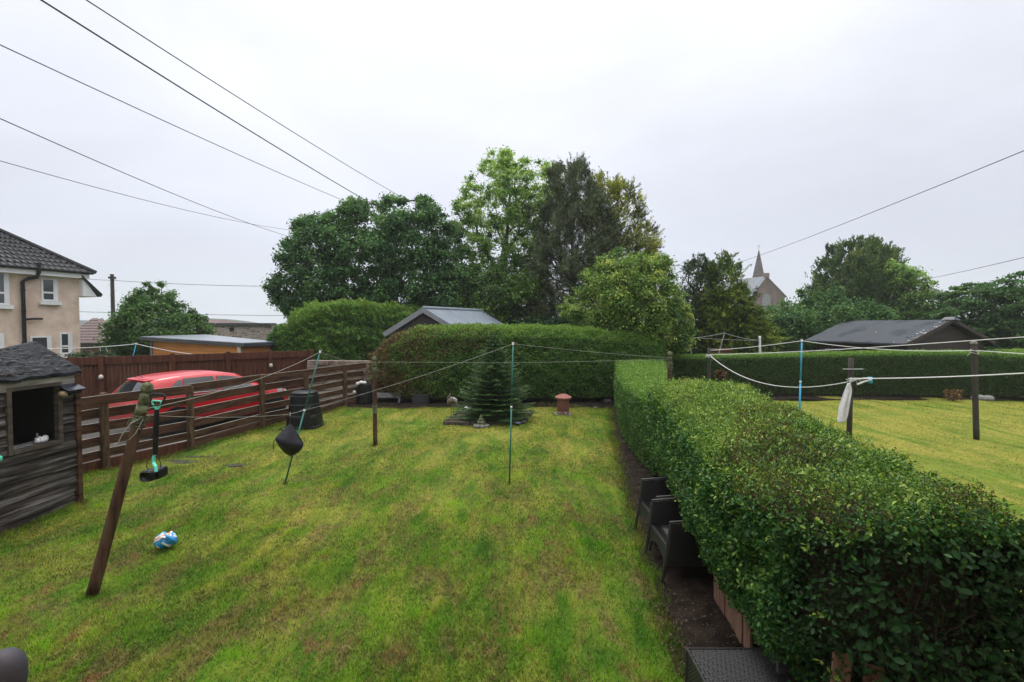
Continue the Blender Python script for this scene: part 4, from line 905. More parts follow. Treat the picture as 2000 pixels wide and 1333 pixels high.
# dark gabled shed in the far right garden
sA = np.array([16.75, 20.5, 0]); sdr = np.array([-.285, .958, 0]); gdr = np.array([.958, .285, 0]); LS, WS, ze, zr = 4.7, 5.1, 1.98, 2.90
ds = thing('gabled_shed', 'long dark timber shed with a grey lichened roof behind the clipped hedge', 'shed', sA)
def S_(u, v, z): return sA+sdr*u+gdr*v+np.array([0, 0, z])
w_ = MB(); w_.poly([S_(.15, .2, 0), S_(.15, WS-.2, 0), S_(.15, WS-.2, ze-.08), S_(.15, WS/2, zr-.12), S_(.15, .2, ze-.08)], sdr*(LS-.4)); w_.build('wall', BLKSHED, ds)
bd_ = MB()
for z in np.arange(.1, 2.75, .13):
    h_ = (z-ze)/(zr-ze)*WS/2 if z > ze-.1 else 0; h_ = max(h_, 0)+.22
    if h_ < WS/2-.15: bd_.plank(S_(.13, h_, z), S_(.13, WS-h_, z), .12, .02)
    if z < ze-.15: bd_.plank(S_(.15, .19, z), S_(LS-.25, .19, z), .12, .02)
bd_.build('boards', BLKSHED, ds)
for u in (1.3, 3.0): wfx = MB().box((u, -.03, .9), (u+.8, .17, 1.5), (sA, sdr, gdr, (0, 0, 1))).build('window', GREYP, ds); MB().box((u+.07, -.04, .97), (u+.73, -.03, 1.43), (sA, sdr, gdr, (0, 0, 1))).build('pane', GLASS, wfx)
r_ = MB()
for sgn, v0 in ((1, -.18), (-1, WS+.18)):
    zz = ze-.1
    r_.poly([S_(-.15, v0, zz), S_(-.15, WS/2, zr), S_(-.15, WS/2, zr-.07), S_(-.15, v0, zz-.07)], sdr*(LS+.3))
rfo = r_.build('roof', MROOF, ds)
# lichen flecks along the verge
n = 70; vv = RG.random(n)**1.0*(WS/2+.1)-.15; uu = np.where(RG.random(n) < .95, -.1+.35*RG.random(n)**2, RG.random(n)*LS); C = np.array([S_(u, v, ze-.1+(zr-ze+.1)*(v+.18)/(WS/2+.18)+.02) for u, v in zip(uu, vv)])
leaves('lichen', C, rnd(n)*[1, 1, .3], np.array([[-.3, -.2, 1.]]*n)+rnd(n)*.1, .10*RG.uniform(.3, 1.2, n), .8, RG.random(n), LICHEN, rfo, fold=0)['kind'] = 'stuff'
MB().plank(S_(-.17, -.18, ze-.13), S_(-.17, WS/2, zr-.03), .15, .03).plank(S_(-.17, WS+.18, ze-.13), S_(-.17, WS/2, zr-.03), .15, .03).build('bargeboard', BLKSHED, ds)
MB().hexa([S_(-.3, WS/2-.2, zr), S_(-.3, WS/2+.25, zr-.03), S_(.2, WS/2+.2, zr), S_(.2, WS/2-.2, zr)], [S_(-.28, WS/2-.1, zr+.12), S_(-.25, WS/2+.12, zr+.06), S_(.1, WS/2+.1, zr+.1), S_(.1, WS/2-.1, zr+.12)]).build('ridge_cap', SLATE, ds)
# the house this garden belongs to, behind the viewpoint
oh = thing('home_house', 'pebble dashed house wall at the near end of the garden', 'house', (0, -.6, 0))
MB().box((-7.5, -3.2, 0), (7.5, -.55, 5.8)).box((2.30, -1.19, 0), (7.4, 1.98, 5.2)).build('wall', HARL, oh)  # house wall, plus an unseen wing added to shade the near hedge end
MB().hexa([(-7.9, -.3, 5.8), (7.9, -.3, 5.8), (7.9, -3.5, 5.8), (-7.9, -3.5, 5.8)], [(-7.9, -.3, 5.9), (7.9, -.3, 5.9), (7.9, -3.5, 7.6), (-7.9, -3.5, 7.6)]).build('roof', ROOFT, oh)

# ------------------------------------------------------------ fences
UP = np.array([0, 0, 1.])
fpx = [(60, 962), (137, 930), (204, 917), (371, 878), (511, 837), (597, 816), (673, 796), (712, 789)]
fp = [P(*q) for q in fpx]; fp[1] = fp[1]*.5+(fp[0]+fp[2])*.25
rfn = thing('rail_fence', 'open brown timber rail fence between the lawn and the gravel drive', 'fence', fp[3])
for i, p in enumerate(fp[1:-1], 1):
    nxt = fp[i+1]-fp[i-1]; nxt = unit(nxt[None])[0]; sd_ = np.array([nxt[1], -nxt[0], 0]); ht = [0, 1.42, 1.40, 1.34, 1.38, 1.30, 1.30][i]
    b = MB(); b.box((-.055, -.05, -.1), (.055, .05, ht), (p+sd_*.03, nxt, sd_, UP)); b.hexa([p+sd_*.03+nxt*a+sd_*c+UP*ht for a, c in ((-.055, -.05), (.055, -.05), (.055, .05), (-.055, .05))], [p+sd_*.03+nxt*a+sd_*c+UP*(ht+.025) for a, c in ((-.03, -.02), (.03, -.02), (.03, .02), (-.03, .02))])
    b.build('post', FENCEW, rfn, bevel=.006)
for i in range(len(fp)-1):
    a, b = fp[i], fp[i+1]; d = unit((b-a)[None])[0]; sd_ = np.array([d[1], -d[0], 0])
    for k, (z, h) in enumerate(((1.295, .175), (1.04, .17), (.78, .165), (.525, .16), (.285, .15))):
        off = sd_*(.085+.003*(i % 2)) if (k == 0 and i != 3) else -sd_*(.045+.003*(i % 2)); dz0, dz1 = random.uniform(-.012, .012), random.uniform(-.012, .012)
        r = MB().plank(a+off+UP*(z+dz0), b+off+UP*(z+dz1), h, .024).build('rail', FENCE, rfn, bevel=.003)
        MB().plank(a+off+UP*(z+dz0+h/2+.003), b+off+UP*(z+dz1+h/2+.003), .005, .022).build('worn_edge', RAILTOP, r)
    MB().plank(a-sd_*.05+UP*.05, b-sd_*.05+UP*.05, .26, .05).build('gravel_board', DFENCE if i < 3 else FENCE, rfn, bevel=.004)
# close boarded fence behind the car
q0, q1 = np.array([-14.6, 12.7, 0]), np.array([-7.55, 18.15, 0]); L_ = np.linalg.norm(q1-q0); dF = (q1-q0)/L_; nF = np.array([dF[1], -dF[0], 0])
bf = thing('board_fence', 'tall dark brown close boarded fence behind the red car', 'fence', (q0+q1)/2)
npan = 5; pw = L_/npan
FU = []
for px in (75, 197, 337, 445, 527, 606):
    r_ = ray(px, 700); r_ = r_[:2]; M_ = np.array([[r_[0], -dF[0]], [r_[1], -dF[1]]]); FU.append(float(np.linalg.solve(M_, q0[:2])[1]))
npan = 5
for i in range(npan+1):
    p = q0+dF*FU[i]; MB().box((-.06, -.03, 0), (.06, .12, 1.76), (p, dF, nF, UP)).build('post', DFENCE, bf, bevel=.006)
for i in range(npan):
    pb = MB(); u = .06; pw = FU[i+1]-FU[i]
    while u < pw-.07:
        pb.box((FU[i]+u, -.02+random.uniform(-.003, .003), .08), (FU[i]+u+.0935, .004+random.uniform(-.003, .003), 1.58), (q0, dF, nF, UP)); u += .096
    pb.build('panel', DFENCE, bf)
    MB().box((FU[i]+.063, -.01, 1.48), (FU[i+1]-.063, .065, 1.71), (q0, dF, nF, UP)).build('top_board', DFENCE, bf, bevel=.004)
for i, lz, lab in ((1, 1.05, 'small cream lamp on the dark fence post left of the red car'), (4, 1.16, 'small cream lamp on the dark fence post right of the red car roof')):
    p = q0+dF*FU[i]+nF*.12; lt = thing('fence_lamp', lab, 'lamp', p+UP*lz, 'solar lamps on the dark fence posts')
    MB().lathe(p+UP*lz+nF*.05, [(.02, 0), (.055, .02), (.06, .07), (.045, .12), (.01, .14)], 12).build('shade', mat('cream_plastic', (.5, .48, .42), (.6, .58, .52), 5, rough=.4, bs=0), lt, smooth=True)
    MB().box((-.03, 0, lz), (.03, .03, lz+.13), (p, dF, nF, UP)).build('bracket', BLACKP, lt)
# short rustic stone wall behind the end of the rail fence
ws = np.array([-7.2, 17.9, 0]); we = np.array([-5.1, 17.6, 0]); st = MB(); dS = unit((we-ws)[None])[0]; z = .0
while z < 1.32:
    h = random.uniform(.10, .17); u = -.3
    while u < 2.5:
        l = random.uniform(.22, .55); o = random.uniform(-.03, .03); st.box((u, -.25+o, z), (u+l-.015, .1+o, z+h-.012), (ws, dS, np.array([-dS[1], dS[0], 0]), UP)); u += l
    z += h
one(st, 'stone_wall', mat('old_wall_stone', (.09, .065, .05), (.20, .15, .12), 3, rough=.9, bs=.8, bd=.02, c3=(.30, .26, .22), fine=8), 'low rough stone wall beyond the far end of the rail fence', 'wall', (-6.1, 17.8, 0), bevel=.012)
# planks lying beyond the far end of the fence
for k, (dz, dy, lab) in enumerate(((.10, 0, 'pale weathered plank lying lowest beyond the end of the rail fence'), (.24, .15, 'pale weathered plank propped above another beyond the rail fence'), (.42, .3, 'uppermost pale plank of the pile beyond the rail fence'))):
    a = np.array([-7.0+.1*k, 16.7+dy, dz]); b = np.array([-5.5, 17.0+dy, dz+.12]); one(MB().plank(a, b, .11, .05), 'plank', mat('pale_plank', (.20, .17, .14), (.36, .32, .27), 4, (1, 1, 6), .85, .5), lab, 'plank', (a+b)/2, 'planks beyond the rail fence')

# ------------------------------------------------------------ old shed at the left
sh = thing('old_shed', 'weathered black garden shed with an open window and torn felt roof', 'shed', (-6.46, 7.0, 0))
X0 = -6.46; Y1 = 7.08; Y0 = 4.0
wb = MB()
wy0, wy1, wz0, wz1 = 6.17, 6.80, 1.03, 1.80
z = -.02; k = 0
while z < 1.93:
    h = .128; 
    def bseg(ya, yb, z=z, k=k):
        ys = np.linspace(ya, yb, max(2, int((yb-ya)/.12)+2)); rows = []
        for y in ys:
            sagz = .022*sin((y-4.0)*1.1+z)*(1-z/2.2)+.006*sin(y*3.1+k*1.7)*(z < .9); bx_ = .022*sin(y*1.6+z*3)*(z < 1.0)+.005*sin(y*5+k)
            lift = .02*(k*37 % 5)/5
            rows.append([(X0+.030+bx_+lift*.4, y, z+sagz-.012), (X0+.004+bx_, y, z+h+sagz), (X0-.03, y, z+h+sagz), (X0-.03, y, z+sagz)])
        wb.grid(rows); n0 = len(wb.v)-4; s0_ = len(wb.v)-len(rows)*4; wb.f.append((s0_, s0_+1, s0_+2, s0_+3)); wb.f.append((n0+3, n0+2, n0+1, n0))
    if z+h > wz0 and z < wz1-.02: bseg(Y0, wy0-.04); bseg(wy1+.05, Y1)
    else: bseg(Y0, Y1)
    z += h; k += 1
wb.build('boarding', SHEDW, sh)
MB().box((X0-1.9, Y1-.06, 0), (X0-.02, Y1, 1.92)).box((X0-1.9, Y0, 0), (X0-1.84, Y1, 1.9)).box((X0-1.9, Y0, 0), (X0-.03, Y1, .04)).box((X0-1.9, Y0, 0), (X0-.03, Y0+.05, 1.9)).build('inner_wall', DARK, sh)
MB().poly([(X0-1.9, Y1-.03, 1.9), (X0-.04, Y1-.03, 1.9), (X0-.60, Y1-.03, 2.35)], (0, .03, 0)).build('gable', SHEDW, sh)
MB().box((X0-.02, Y1-.01, -.05), (X0+.06, Y1+.065, 1.92)).build('corner_post', FENCE, sh, bevel=.006)
wf = MB().box((X0-.02, wy0-.06, wz0-.05), (X0+.05, wy0, wz1+.05)).box((X0-.02, wy1, wz0-.05), (X0+.05, wy1+.065, wz1+.05)).box((X0-.02, wy0, wz1), (X0+.05, wy1, wz1+.05)).box((X0-.04, wy0, wz0-.05), (X0+.06, wy1, wz0)).build('window_frame', SHEDT, sh, bevel=.004)
MB().box((X0-.03, Y0, 1.80), (X0+.045, Y1+.02, 1.925)).build('eave_board', mat('grey_eave_wood', (.13, .12, .10), (.30, .28, .25), 5, (1, .4, 5), .8, .5), sh, bevel=.004)
# sagging felt roof
rows = []
ym = np.linspace(Y0-.15, Y1+.07, 40)
for y in ym:
    row = []
    f = (y-Y0)/(Y1-Y0); rz = 2.25+.16*max(f, 0)**5; ez_ = 1.985-.02*f
    for t in np.linspace(0, 1, 26):          # eave -> ridge -> far eave
        if t <= .5: s = t*2; x = X0+.08-s*.68; zz = ez_+(rz-ez_)*s**.9
        else: s = (t-.5)*2; x = X0-.60-s*1.4; zz = rz-(rz-1.93)*s
        zz += .010*sin(x*9+y*4)+.004*sin(y*11+x*5)+.003*sin(x*23-y*7)+(.012*sin(y*17)*(t < .06))
        row.append((x, y, zz))
    rows.append(row)
rows2 = [[(p[0], p[1], p[2]-.035) for p in r[::-1]] for r in rows]
rfm = MB().grid(rows).grid([r[::-1] for r in rows2]); 
rfm.grid([[rows[i][0] for i in range(len(rows))], [(rows[i][0][0], rows[i][0][1], rows[i][0][2]-.04) for i in range(len(rows))]]); rfm.grid([rows[-1], [(p[0], p[1], p[2]-.05) for p in rows[-1]]])
rfo = rfm.build('roof', FELT, sh)
wd_ = rfo.modifiers.new('w', 'WELD'); wd_.merge_threshold = .0005
n = 700; yy = RG.uniform(Y0-.1, Y1+.1, n); ss = RG.random(n); f = (yy-Y0)/(Y1-Y0); rz = 2.25+.16*np.clip(f, 0, 1)**5
C = np.stack([X0+.07-ss*.66, yy, 1.985+(rz-1.985)*ss**.9+.010], 1)
FELTF = mat('felt_flakes', (.008, .009, .012), (.035, .038, .045), 20, rough=.6)
leaves('felt_flakes', C, np.stack([RG.normal(size=n)*.25, np.ones(n), RG.normal(size=n)*.12], 1), np.array([[.3, 0, 1.]]*n)+rnd(n)*.3, .09*RG.uniform(.3, 1.4, n), .18, RG.random(n), FELTF, rfo)['kind'] = 'stuff'
# things in its window
one(MB().tube([(X0-.12, 6.66, 1.0), (X0-.10, 6.63, 1.16)], .012, 6).box((X0-.3, 6.25, .96), (X0-.1, 6.78, 1.02)), 'window_clutter', mat('grey_clutter', (.12, .12, .12), (.3, .3, .3), 14, rough=.8), 'grey odds and ends on the sill of the open shed window', 'clutter', (X0-.1, 6.5, 1))
pm = MB(); 
for i in range(14): pm.lathe((X0-.12+random.uniform(-.04, .04), 6.64+i*.011, 1.02), [(.02, 0), (.04, .02), (.03, random.uniform(.04, .07)), (.005, .08)], 7)
one(pm, 'white_bag', CLOTH, 'crumpled white plastic bag on the shed window sill', 'plastic bag', (X0-.12, 6.7, 1.02), smooth=True)
# solar light beside the window
sl = thing('solar_wall_light', 'solar wall light with tilted black panel on the shed corner', 'lamp', (X0+.08, 6.93, 1.72))
MB().hexa([(X0+.02, 6.80, 1.80), (X0+.20, 6.80, 1.71), (X0+.20, 7.08, 1.71), (X0+.02, 7.08, 1.80)], [(X0+.02, 6.80, 1.82), (X0+.20, 6.80, 1.73), (X0+.20, 7.08, 1.73), (X0+.02, 7.08, 1.82)]).build('solar_panel', glassm('solar_cell', (.015, .02, .035), .15), sl, bevel=.003)
MB().box((X0+.04, 6.85, 1.66), (X0+.16, 7.05, 1.71)).build('casing', BLACKP, sl, bevel=.01)
MB().lathe((X0+.09, 6.83, 1.64), [(.01, 0), (.05, .01), (.055, .05), (.03, .08)], 14).build('lamp_head', mat('amber_plastic', (.30, .22, .12), (.4, .3, .17), 5, rough=.4, bs=0), sl, smooth=True)
# tiny mint thing on the shed edge
one(MB().lathe((X0+.06, 5.98, .95), [(.01, 0), (.03, .01), (.032, .06), (.01, .08)], 12), 'mint_hook', TEAL, 'small mint green hook on the shed wall at the left edge', 'hook', (X0+.06, 5.98, .95), smooth=True)

# ------------------------------------------------------------ clothes posts and lines
def fin(mb, p, ax, r, h0, sc=1.0):
    pts = [(r*.92, 0), (r*.94, .10), (r*.9, .112), (r*.62, .120), (r*.60, .128), (r*.80, .136), (r*1.04, .150), (r*1.14, .172), (r*1.10, .197), (r*.86, .220), (r*.45, .234), (.003, .238)]
    h = np.array([1., 0, 0]); a = unit((h-ax*np.dot(h, ax))[None])[0]; b = np.cross(ax, a)
    return mb.lathe(p+ax*h0, [(q[0], q[1]*sc) for q in pts], 16, ax=(a, b, ax))
def knots(mb, p, ax, r, n, zs):
    for k in range(n):
        a0 = random.uniform(0, 6.28); z0 = random.uniform(*zs); h = np.array([1., 0, 0]); a = unit((h-ax*np.dot(h, ax))[None])[0]; b = np.cross(ax, a); tl = random.uniform(-.03, .03)
        mb.tube([p+ax*(z0+tl*cos(t))+(a*cos(t+a0)+b*sin(t+a0))*(r+.006+.006*sin(3*t)) for t in np.linspace(0, 6.4, 18)], .0045, 5)
    for k in range(n):
        a0 = random.uniform(0, 6.28); q = p+ax*random.uniform(*zs)+np.array([cos(a0), sin(a0), 0])*(r+.005); d = np.array([cos(a0), sin(a0), random.uniform(-1.4, .5)])
        mb.tube([q, q+d*.03, q+d*.05+np.array([random.uniform(-.02, .02), 0, -.03])], .004, 4)
    return mb
def cpost(name, label, base, top, r, m, finial=True, nk=7, kz=(-.30, -.05), knm=MOSS):
    base = np.array(base, float); top = np.array(top, float); L = np.linalg.norm(top-base); ax = (top-base)/L; o = thing(name, label, 'clothes post', base, 'clothes posts')
    hb = L-.232 if finial else L
    q = [base+ax*t-ax*.0 for t in np.linspace(-.08, hb, 9)]; sides = 14
    MB().tube(q, [r*(1.0-.06*i/8) for i in range(9)], sides).build('shaft', m, o, smooth=True)
    if finial:
        c = MB(); fin(c, base, ax, r*.95, hb); c.tube([base+ax*(hb-.10), base+ax*(hb+.002)], r*.97, sides); c.build('finial', MOSS, o, smooth=True)
    if nk: knots(MB(), base+ax*hb, ax, r, nk, kz).build('knotted_cord', knm, o)
    return o, ax, hb
nb0, nt0 = P(180, 1162), A(290, 748, 4.95)
npost, nax, nhb = cpost('clothes_post', 'thick brown clothes post leaning over the near left lawn', nb0, nt0, .052, POSTW, nk=9, kz=(-.22, -.08))
cr_ = MB(); tp0 = nb0+nax*(nhb-.12)
cr_.tube([tp0+[.05, -.03, 0], tp0+[-.02, -.09, -.05], tp0+[-.10, -.10, -.16], tp0+[-.15, -.09, -.25], tp0+[-.20, -.08, -.265]], .006, 6).tube([tp0+[.06, -.03, -.02], tp0+[.02, -.08, -.15], tp0+[-.05, -.08, -.22]], .004, 5); cr_.build('loose_cord', ROPEG, npost)
mb0 = P(733, 870); mt0 = A(731, 697, mb0[1]); mpost, _, _ = cpost('clothes_post', 'slim brown clothes post standing upright on the far lawn', mb0, mt0, .048, POSTW, nk=7, kz=(-.26, -.02))
MB().tube([mb0+UP*.72, mb0+UP*.9], .051, 14).build('lichen_band', MOSS, mpost)
hb0 = np.array([3.50, 10.7, 0]); ht0 = A(1307, 687, 10.7); hpost, _, _ = cpost('clothes_post', 'clothes post with tangled cord rising out of the low hedge', hb0, [hb0[0], 10.7, ht0[2]], .052, POSTW, nk=12, kz=(-.30, -.0))
tb0 = np.array([5.62, 8.0, 0]); tt0 = A(1667, 700, 8.0); tpost, _, _ = cpost('clothes_post', 'dark square post carrying the white cloth beyond the near hedge', tb0, [tb0[0], 8.0, tt0[2]], .042, POSTD, finial=False, nk=0)
MB().tube([(tb0[0]-.17, 7.95, 1.93), (tb0[0]+.17, 7.95, 1.93)], .007, 6).tube([(tb0[0]-.11, 7.95, 1.76), (tb0[0]+.09, 7.95, 1.76)], .007, 6).build('cross_pin', STEEL, tpost)
eb0 = P(1907, 857); et0 = A(1902, 668, eb0[1]); epost, _, _ = cpost('clothes_post', 'tall dark round post standing on the neighbouring lawn', eb0, et0, .058, POSTD, finial=False, nk=3, kz=(-.25, -.2), knm=ROPEW)
MB().lathe(et0+np.array([0, 0, -.06]), [(.06, 0), (.075, .02), (.07, .05), (.03, .08)], 12).build('cap', CONC, epost, smooth=True)
fb0 = np.array([5.72, 14, 0]); ft0 = A(1386, 680, 14); fpost, _, _ = cpost('clothes_post', 'thin grey post wound with white line before the boundary hedge', fb0, [fb0[0], 14, ft0[2]], .05, POSTD, finial=False, nk=7, kz=(-.26, -.18), knm=ROPEW)
# props
def prop(label, a, b, m, r=.012, group='line props', cat='line prop'):
    a = np.array(a, float); b = np.array(b, float); o = thing('line_prop', label, cat, a, group); ax = unit((b-a)[None])[0]
    mid = a+(b-a)*.55; MB().tube([a, mid], r, 10).build('lower_tube', m, o, smooth=True); MB().tube([mid-ax*.02, b], r*.8, 10).build('upper_tube', m, o, smooth=True)
    MB().tube([mid-ax*.02, mid+ax*.02], r*1.3, 10).build('clamp', ROPEW, o, smooth=True)
    sd_ = np.array([1., 0, 0]); MB().tube([b-ax*.02, b+ax*.01], r*1.3, 8).tube([b, b+sd_*.02+ax*.03], r*.5, 6).tube([b, b-sd_*.02+ax*.03], r*.5, 6).build('hook', CLOTH, o)
    return o
gp0, gp1 = P(556, 947), A(625, 688, 8.3); prop('green metal prop leaning to the right behind the hanging black bag', gp0, gp1, GREENP, .0135)
vp0, vp1 = P(995, 948), A(1002, 672, 8.05); prop('green metal prop standing almost upright in the middle of the lawn', vp0, vp1, GREENP, .0135)
bt1 = A(1566, 666, 12.0); prop('blue prop standing behind the near hedge on the neighbouring lawn', (bt1[0]-.03, 12, 0), bt1, BLUEP, .022)
lt1 = A(266, 672, 16.6); prop('short blue prop showing above the dark fence left of the cabin', (lt1[0]-.35, 16.4, .2), lt1, BLUEP, .02)
wt1 = A(1484, 660, 20.5); wpo = thing('garden_pole', 'white pole standing behind the clipped boundary hedge', 'pole', (wt1[0], 20.5, 0), 'poles behind the boundary hedge')
MB().tube([(wt1[0]+.05, 20.5, 0), wt1], .045, 10).build('pole', WHITE, wpo); MB().lathe(wt1, [(.05, -.02), (.055, .02), (.02, .07)], 10).build('cap', WHITE, wpo)
for (xa, ya, xb, yb, lab) in ((1353, 702, 1344, 658, 'thin grey pole leaning left behind the boundary hedge'), (1402, 697, 1415, 651, 'thin grey pole leaning right behind the boundary hedge')):
    a, b = A(xa, ya, 20), A(xb, yb, 20); k = (b-a); q = a-k*(a[2]/k[2]); go = thing('garden_pole', lab, 'pole', q, 'poles behind the boundary hedge')
    MB().tube([q, b], .02, 8).build('pole', STEEL, go); MB().tube([b, b+UP*.05], .028, 8).build('cap', STEEL, go)
# washing lines
def wire(label, pts, r, m, cat='washing line', name='washing_line', group=None):
    return one(MB().tube(pts, r, 6), name, m, label, cat, pts[0], group)
def path(*segs):
    o = []
    for a, b, s in segs: o += sag(a, b, s)[(1 if o else 0):]
    return o
nk0 = nb0+nax*(nhb-.10); bagk = A(567, 809, 7.9); pr1 = A(594, 802, 8.15)
mtop = mt0-UP*.12; htop = np.array([hb0[0], 10.7, ht0[2]-.14])
wire('weathered line sagging to the black bag then rising to the upright green prop', path((nk0, bagk, .04), (bagk, pr1, 0), (pr1, vp1, .05)), .003, ROPEG)
wire('weathered line from the top of the leaning green prop across to the hedge post', path((nk0+UP*.05, gp1, .10), (gp1, mtop, .07), (mtop, A(1010, 709, 10.7), .0), (A(1010, 709, 10.7), htop-UP*.04, 0.0)), .003, ROPEG)
wire('weathered line from the upright green prop down to the hedge post', path((vp1, htop, .02)), .003, ROPEG)
fk = np.array([fb0[0], 14, ft0[2]-.2]); fk2 = fk+UP*.13
wire('thick white line over the blue prop to the tall dark post', path((fk2, bt1, .03), (bt1, et0-UP*.2, .10), (et0-UP*.2, A(2090, 698, 9.5), .0)), .009, ROPEW)
wire('thick white line rising steadily to the right edge', path((fk, A(1705, 679, 10.5), .02), (A(1705, 679, 10.5), A(2110, 651, 8.0), 0)), .009, ROPEW)
tk_ = np.array([tb0[0], 7.95, A(1660, 744, 8)[2]])
wire('slack white line drooping to the dark post with the cloth', path((fk, tk_, .42)), .0085, ROPEW)
wire('thick wet white line from the blue peg out to the right edge', path((tk_+[.05, 0, .04], A(2110, 722, 6.6), .03)), .010, ROPEW)
prr = knots(MB(), tk_+UP*.02, UP, .055, 6, (-.02, .05)); prr.tube([tk_+[.04, -.05, -.05], tk_+[.15, -.06, .0], tk_+[.27, -.05, .03]], .016, 7).tube([tk_+[.04, -.05, .04], tk_+[.16, -.06, .05], tk_+[.27, -.05, .05]], .012, 7).build('line_knot', ROPEW, tpost)
one(MB().box((.24, -.09, 1.77), (.31, -.04, 1.80), (tb0*[1, 1, 0], (1, 0, 0), (0, 1, 0), UP)).box((.25, -.10, 1.70), (.30, -.05, 1.79), (tb0*[1, 1, 0], (1, .0, 0), (0, 1, 0), UP)), 'clothes_peg', BLUEP, 'bright blue peg on the line right of the dark cloth post', 'peg', tb0+UP*1.75, bevel=.006)
# white cloth
rows = []
for v in np.linspace(0, 1, 26):
    row = []
    for u in np.linspace(0, 1, 15):
        wd = .03+.16*min(1, v*1.6)**.8; z = tk_[2]-.03-v*.65+(.36*(u > .62)*max(0, (u-.62)/.38)*v); x = tb0[0]-.10-.115*v*(v > 0)+(u-.4)*wd*1.0+.02*v
        row.append((x, 7.90+.028*sin(u*12+v*3)*min(1, v*3)+.01*sin(u*25), z))
    rows.append(row)
one(MB().grid(rows), 'hanging_cloth', CLOTH, 'damp white cloth hanging from the dark post beyond the hedge', 'cloth', (tb0[0], 7.9, 1.7), smooth=True).modifiers.new('t', 'SOLIDIFY').thickness = .006
# lines in gardens further off
g1_, g2_, g3_ = A(1344, 658, 20), A(1415, 651, 20), wt1-UP*.12
wire('thin grey line between the poles behind the boundary hedge', path((A(1325, 664, 20), g2_, .03), (g2_, g3_, .05)), .012, ROPEG)
wire('lower thin grey line behind the boundary hedge', path((A(1330, 658, 20), g3_, .03)), .010, ROPEG)
wire('pale line over the short blue prop in front of the timber cabin', path((A(-40, 678, 13.2), lt1, .10), (lt1, A(402, 695, 17.3), .05)), .012, ROPEW)
# overhead cables
def cab_(label, pn, yn, pf, yf, s, r):
    a, b = A(*pn, yn), A(*pf, yf); ext = a+(a-b)/(yf-yn)*min(yn+.6, yn*.85); return wire(label, [ext]+sag(a, b, s, 24), r, CABLE, 'overhead cable', 'overhead_cable', 'overhead cables')
cab_('thickest overhead cable, second from the top at the upper left', (80, 0), 5.0, (905, 488), 28, .25, .0095)
cab_('topmost overhead cable running to the top of the wide dark tree', (165, -2), 5.2, (905, 443), 28, .25, .007)
cab_('overhead cable third from the top at the left edge', (-2, 87), 5.5, (860, 460), 28, .22, .0065)
cab_('overhead cable fourth from the top at the left edge', (-2, 231), 7.0, (650, 482), 28, .30, .0075)
cab_('lowest and flattest overhead cable of the left group', (-2, 314), 8.5, (660, 455), 28, .35, .0065)
def cab2(label, pts, r, s): 
    a, b = A(*pts[0]), A(*pts[1]); return wire(label, sag(a, b, s, 20), r, CABLE, 'overhead cable', 'overhead_cable', 'overhead cables')
cab2('cable descending from the right edge behind the church spire', ((2080, 262, 9), (1300, 549, 60)), .009, .55)
cab2('short cable from the right edge to the flowering tree', ((2080, 484, 14), (1790, 549, 33)), .011, .05)
cab2('faint far cable from the utility pole to the dark tree', ((220, 548, 38), (560, 560, 34)), .018, .1)
cab2('faint far cable from the house to the utility pole', ((120, 540, 30), (220, 548, 38)), .016, .05)
cab2('faint lowest far cable above the stone wall', ((150, 609, 60), (600, 617, 60)), .03, .1)

# ------------------------------------------------------------ hanging things and litter on the lawn
# waste scooper
so_ = P(305, 790, 1.9)*0+A(305, 783, 4.72); sc_ = thing('waste_scooper', 'mint and black waste scooper hanging from the leaning post', 'scooper', A(300, 938, 4.72))
def q(px, py, dy=0): return A(px, py, 4.72+dy)
MB().tube([q(295, 778), q(293, 771), q(300, 769.5), q(318, 770), q(323, 774), q(320, 783), q(313, 792), q(297, 792), q(294, 786), q(295, 778)], .009, 8).build('handle_loop', BLACKP, sc_)
MB().tube([q(297, 784), q(300, 783), q(314, 784), q(316, 787), q(311, 796), q(308, 800)], .0085, 8).tube([q(297, 784), q(298, 789), q(303, 796), q(306, 800)], .0085, 8).tube([q(306, 797), q(306.5, 801)], .016, 8).build('trigger_grip', TEAL, sc_)
MB().tube([q(306, 800), q(304.5, 842), q(303, 888)], [.021, .026, .022], 12).build('shaft', BLACKP, sc_)
MB().tube([q(303, 886), q(300.5, 893), q(300, 905)], .015, 10).tube([q(300, 905, -.02), q(304, 912, -.05), q(305, 922, -.06)], .015, 10).build('neck', TEAL, sc_)
MB().tube([q(294, 920), q(286, 913), q(288, 900), q(298, 890), q(308, 893), q(314, 905), q(313, 914)], .0035, 6).build('spring_arms', BLACKP, sc_)
for (xa_, xb_, ya_, yb_, dpp) in ((282, 307, 917, 938, 0.0), (303, 319, 913, 934, .06)):
    p0_, p1_ = q(xa_, yb_, dpp), q(xb_, ya_, dpp); w2_, h2_ = p1_[0]-p0_[0], p1_[2]-p0_[2]; rows = []
    for yy, kk in ((-.075, .80), (-.068, .93), (-.04, 1.0), (.04, 1.0), (.068, .93), (.075, .80)):
        rows.append([((p0_[0]+p1_[0])/2+kk*w2_/2*np.sign(cos(t))*abs(cos(t))**.55, p0_[1]+yy, (p0_[2]+p1_[2])/2+kk*h2_/2*np.sign(sin(t))*abs(sin(t))**.55) for t in np.linspace(0, 2*pi, 25)])
    jw = MB().grid(rows); jw.f += [tuple(range(24)), tuple(125+i for i in range(24))[::-1]]; jw.build('jaw', BLACKP, sc_, smooth=True)
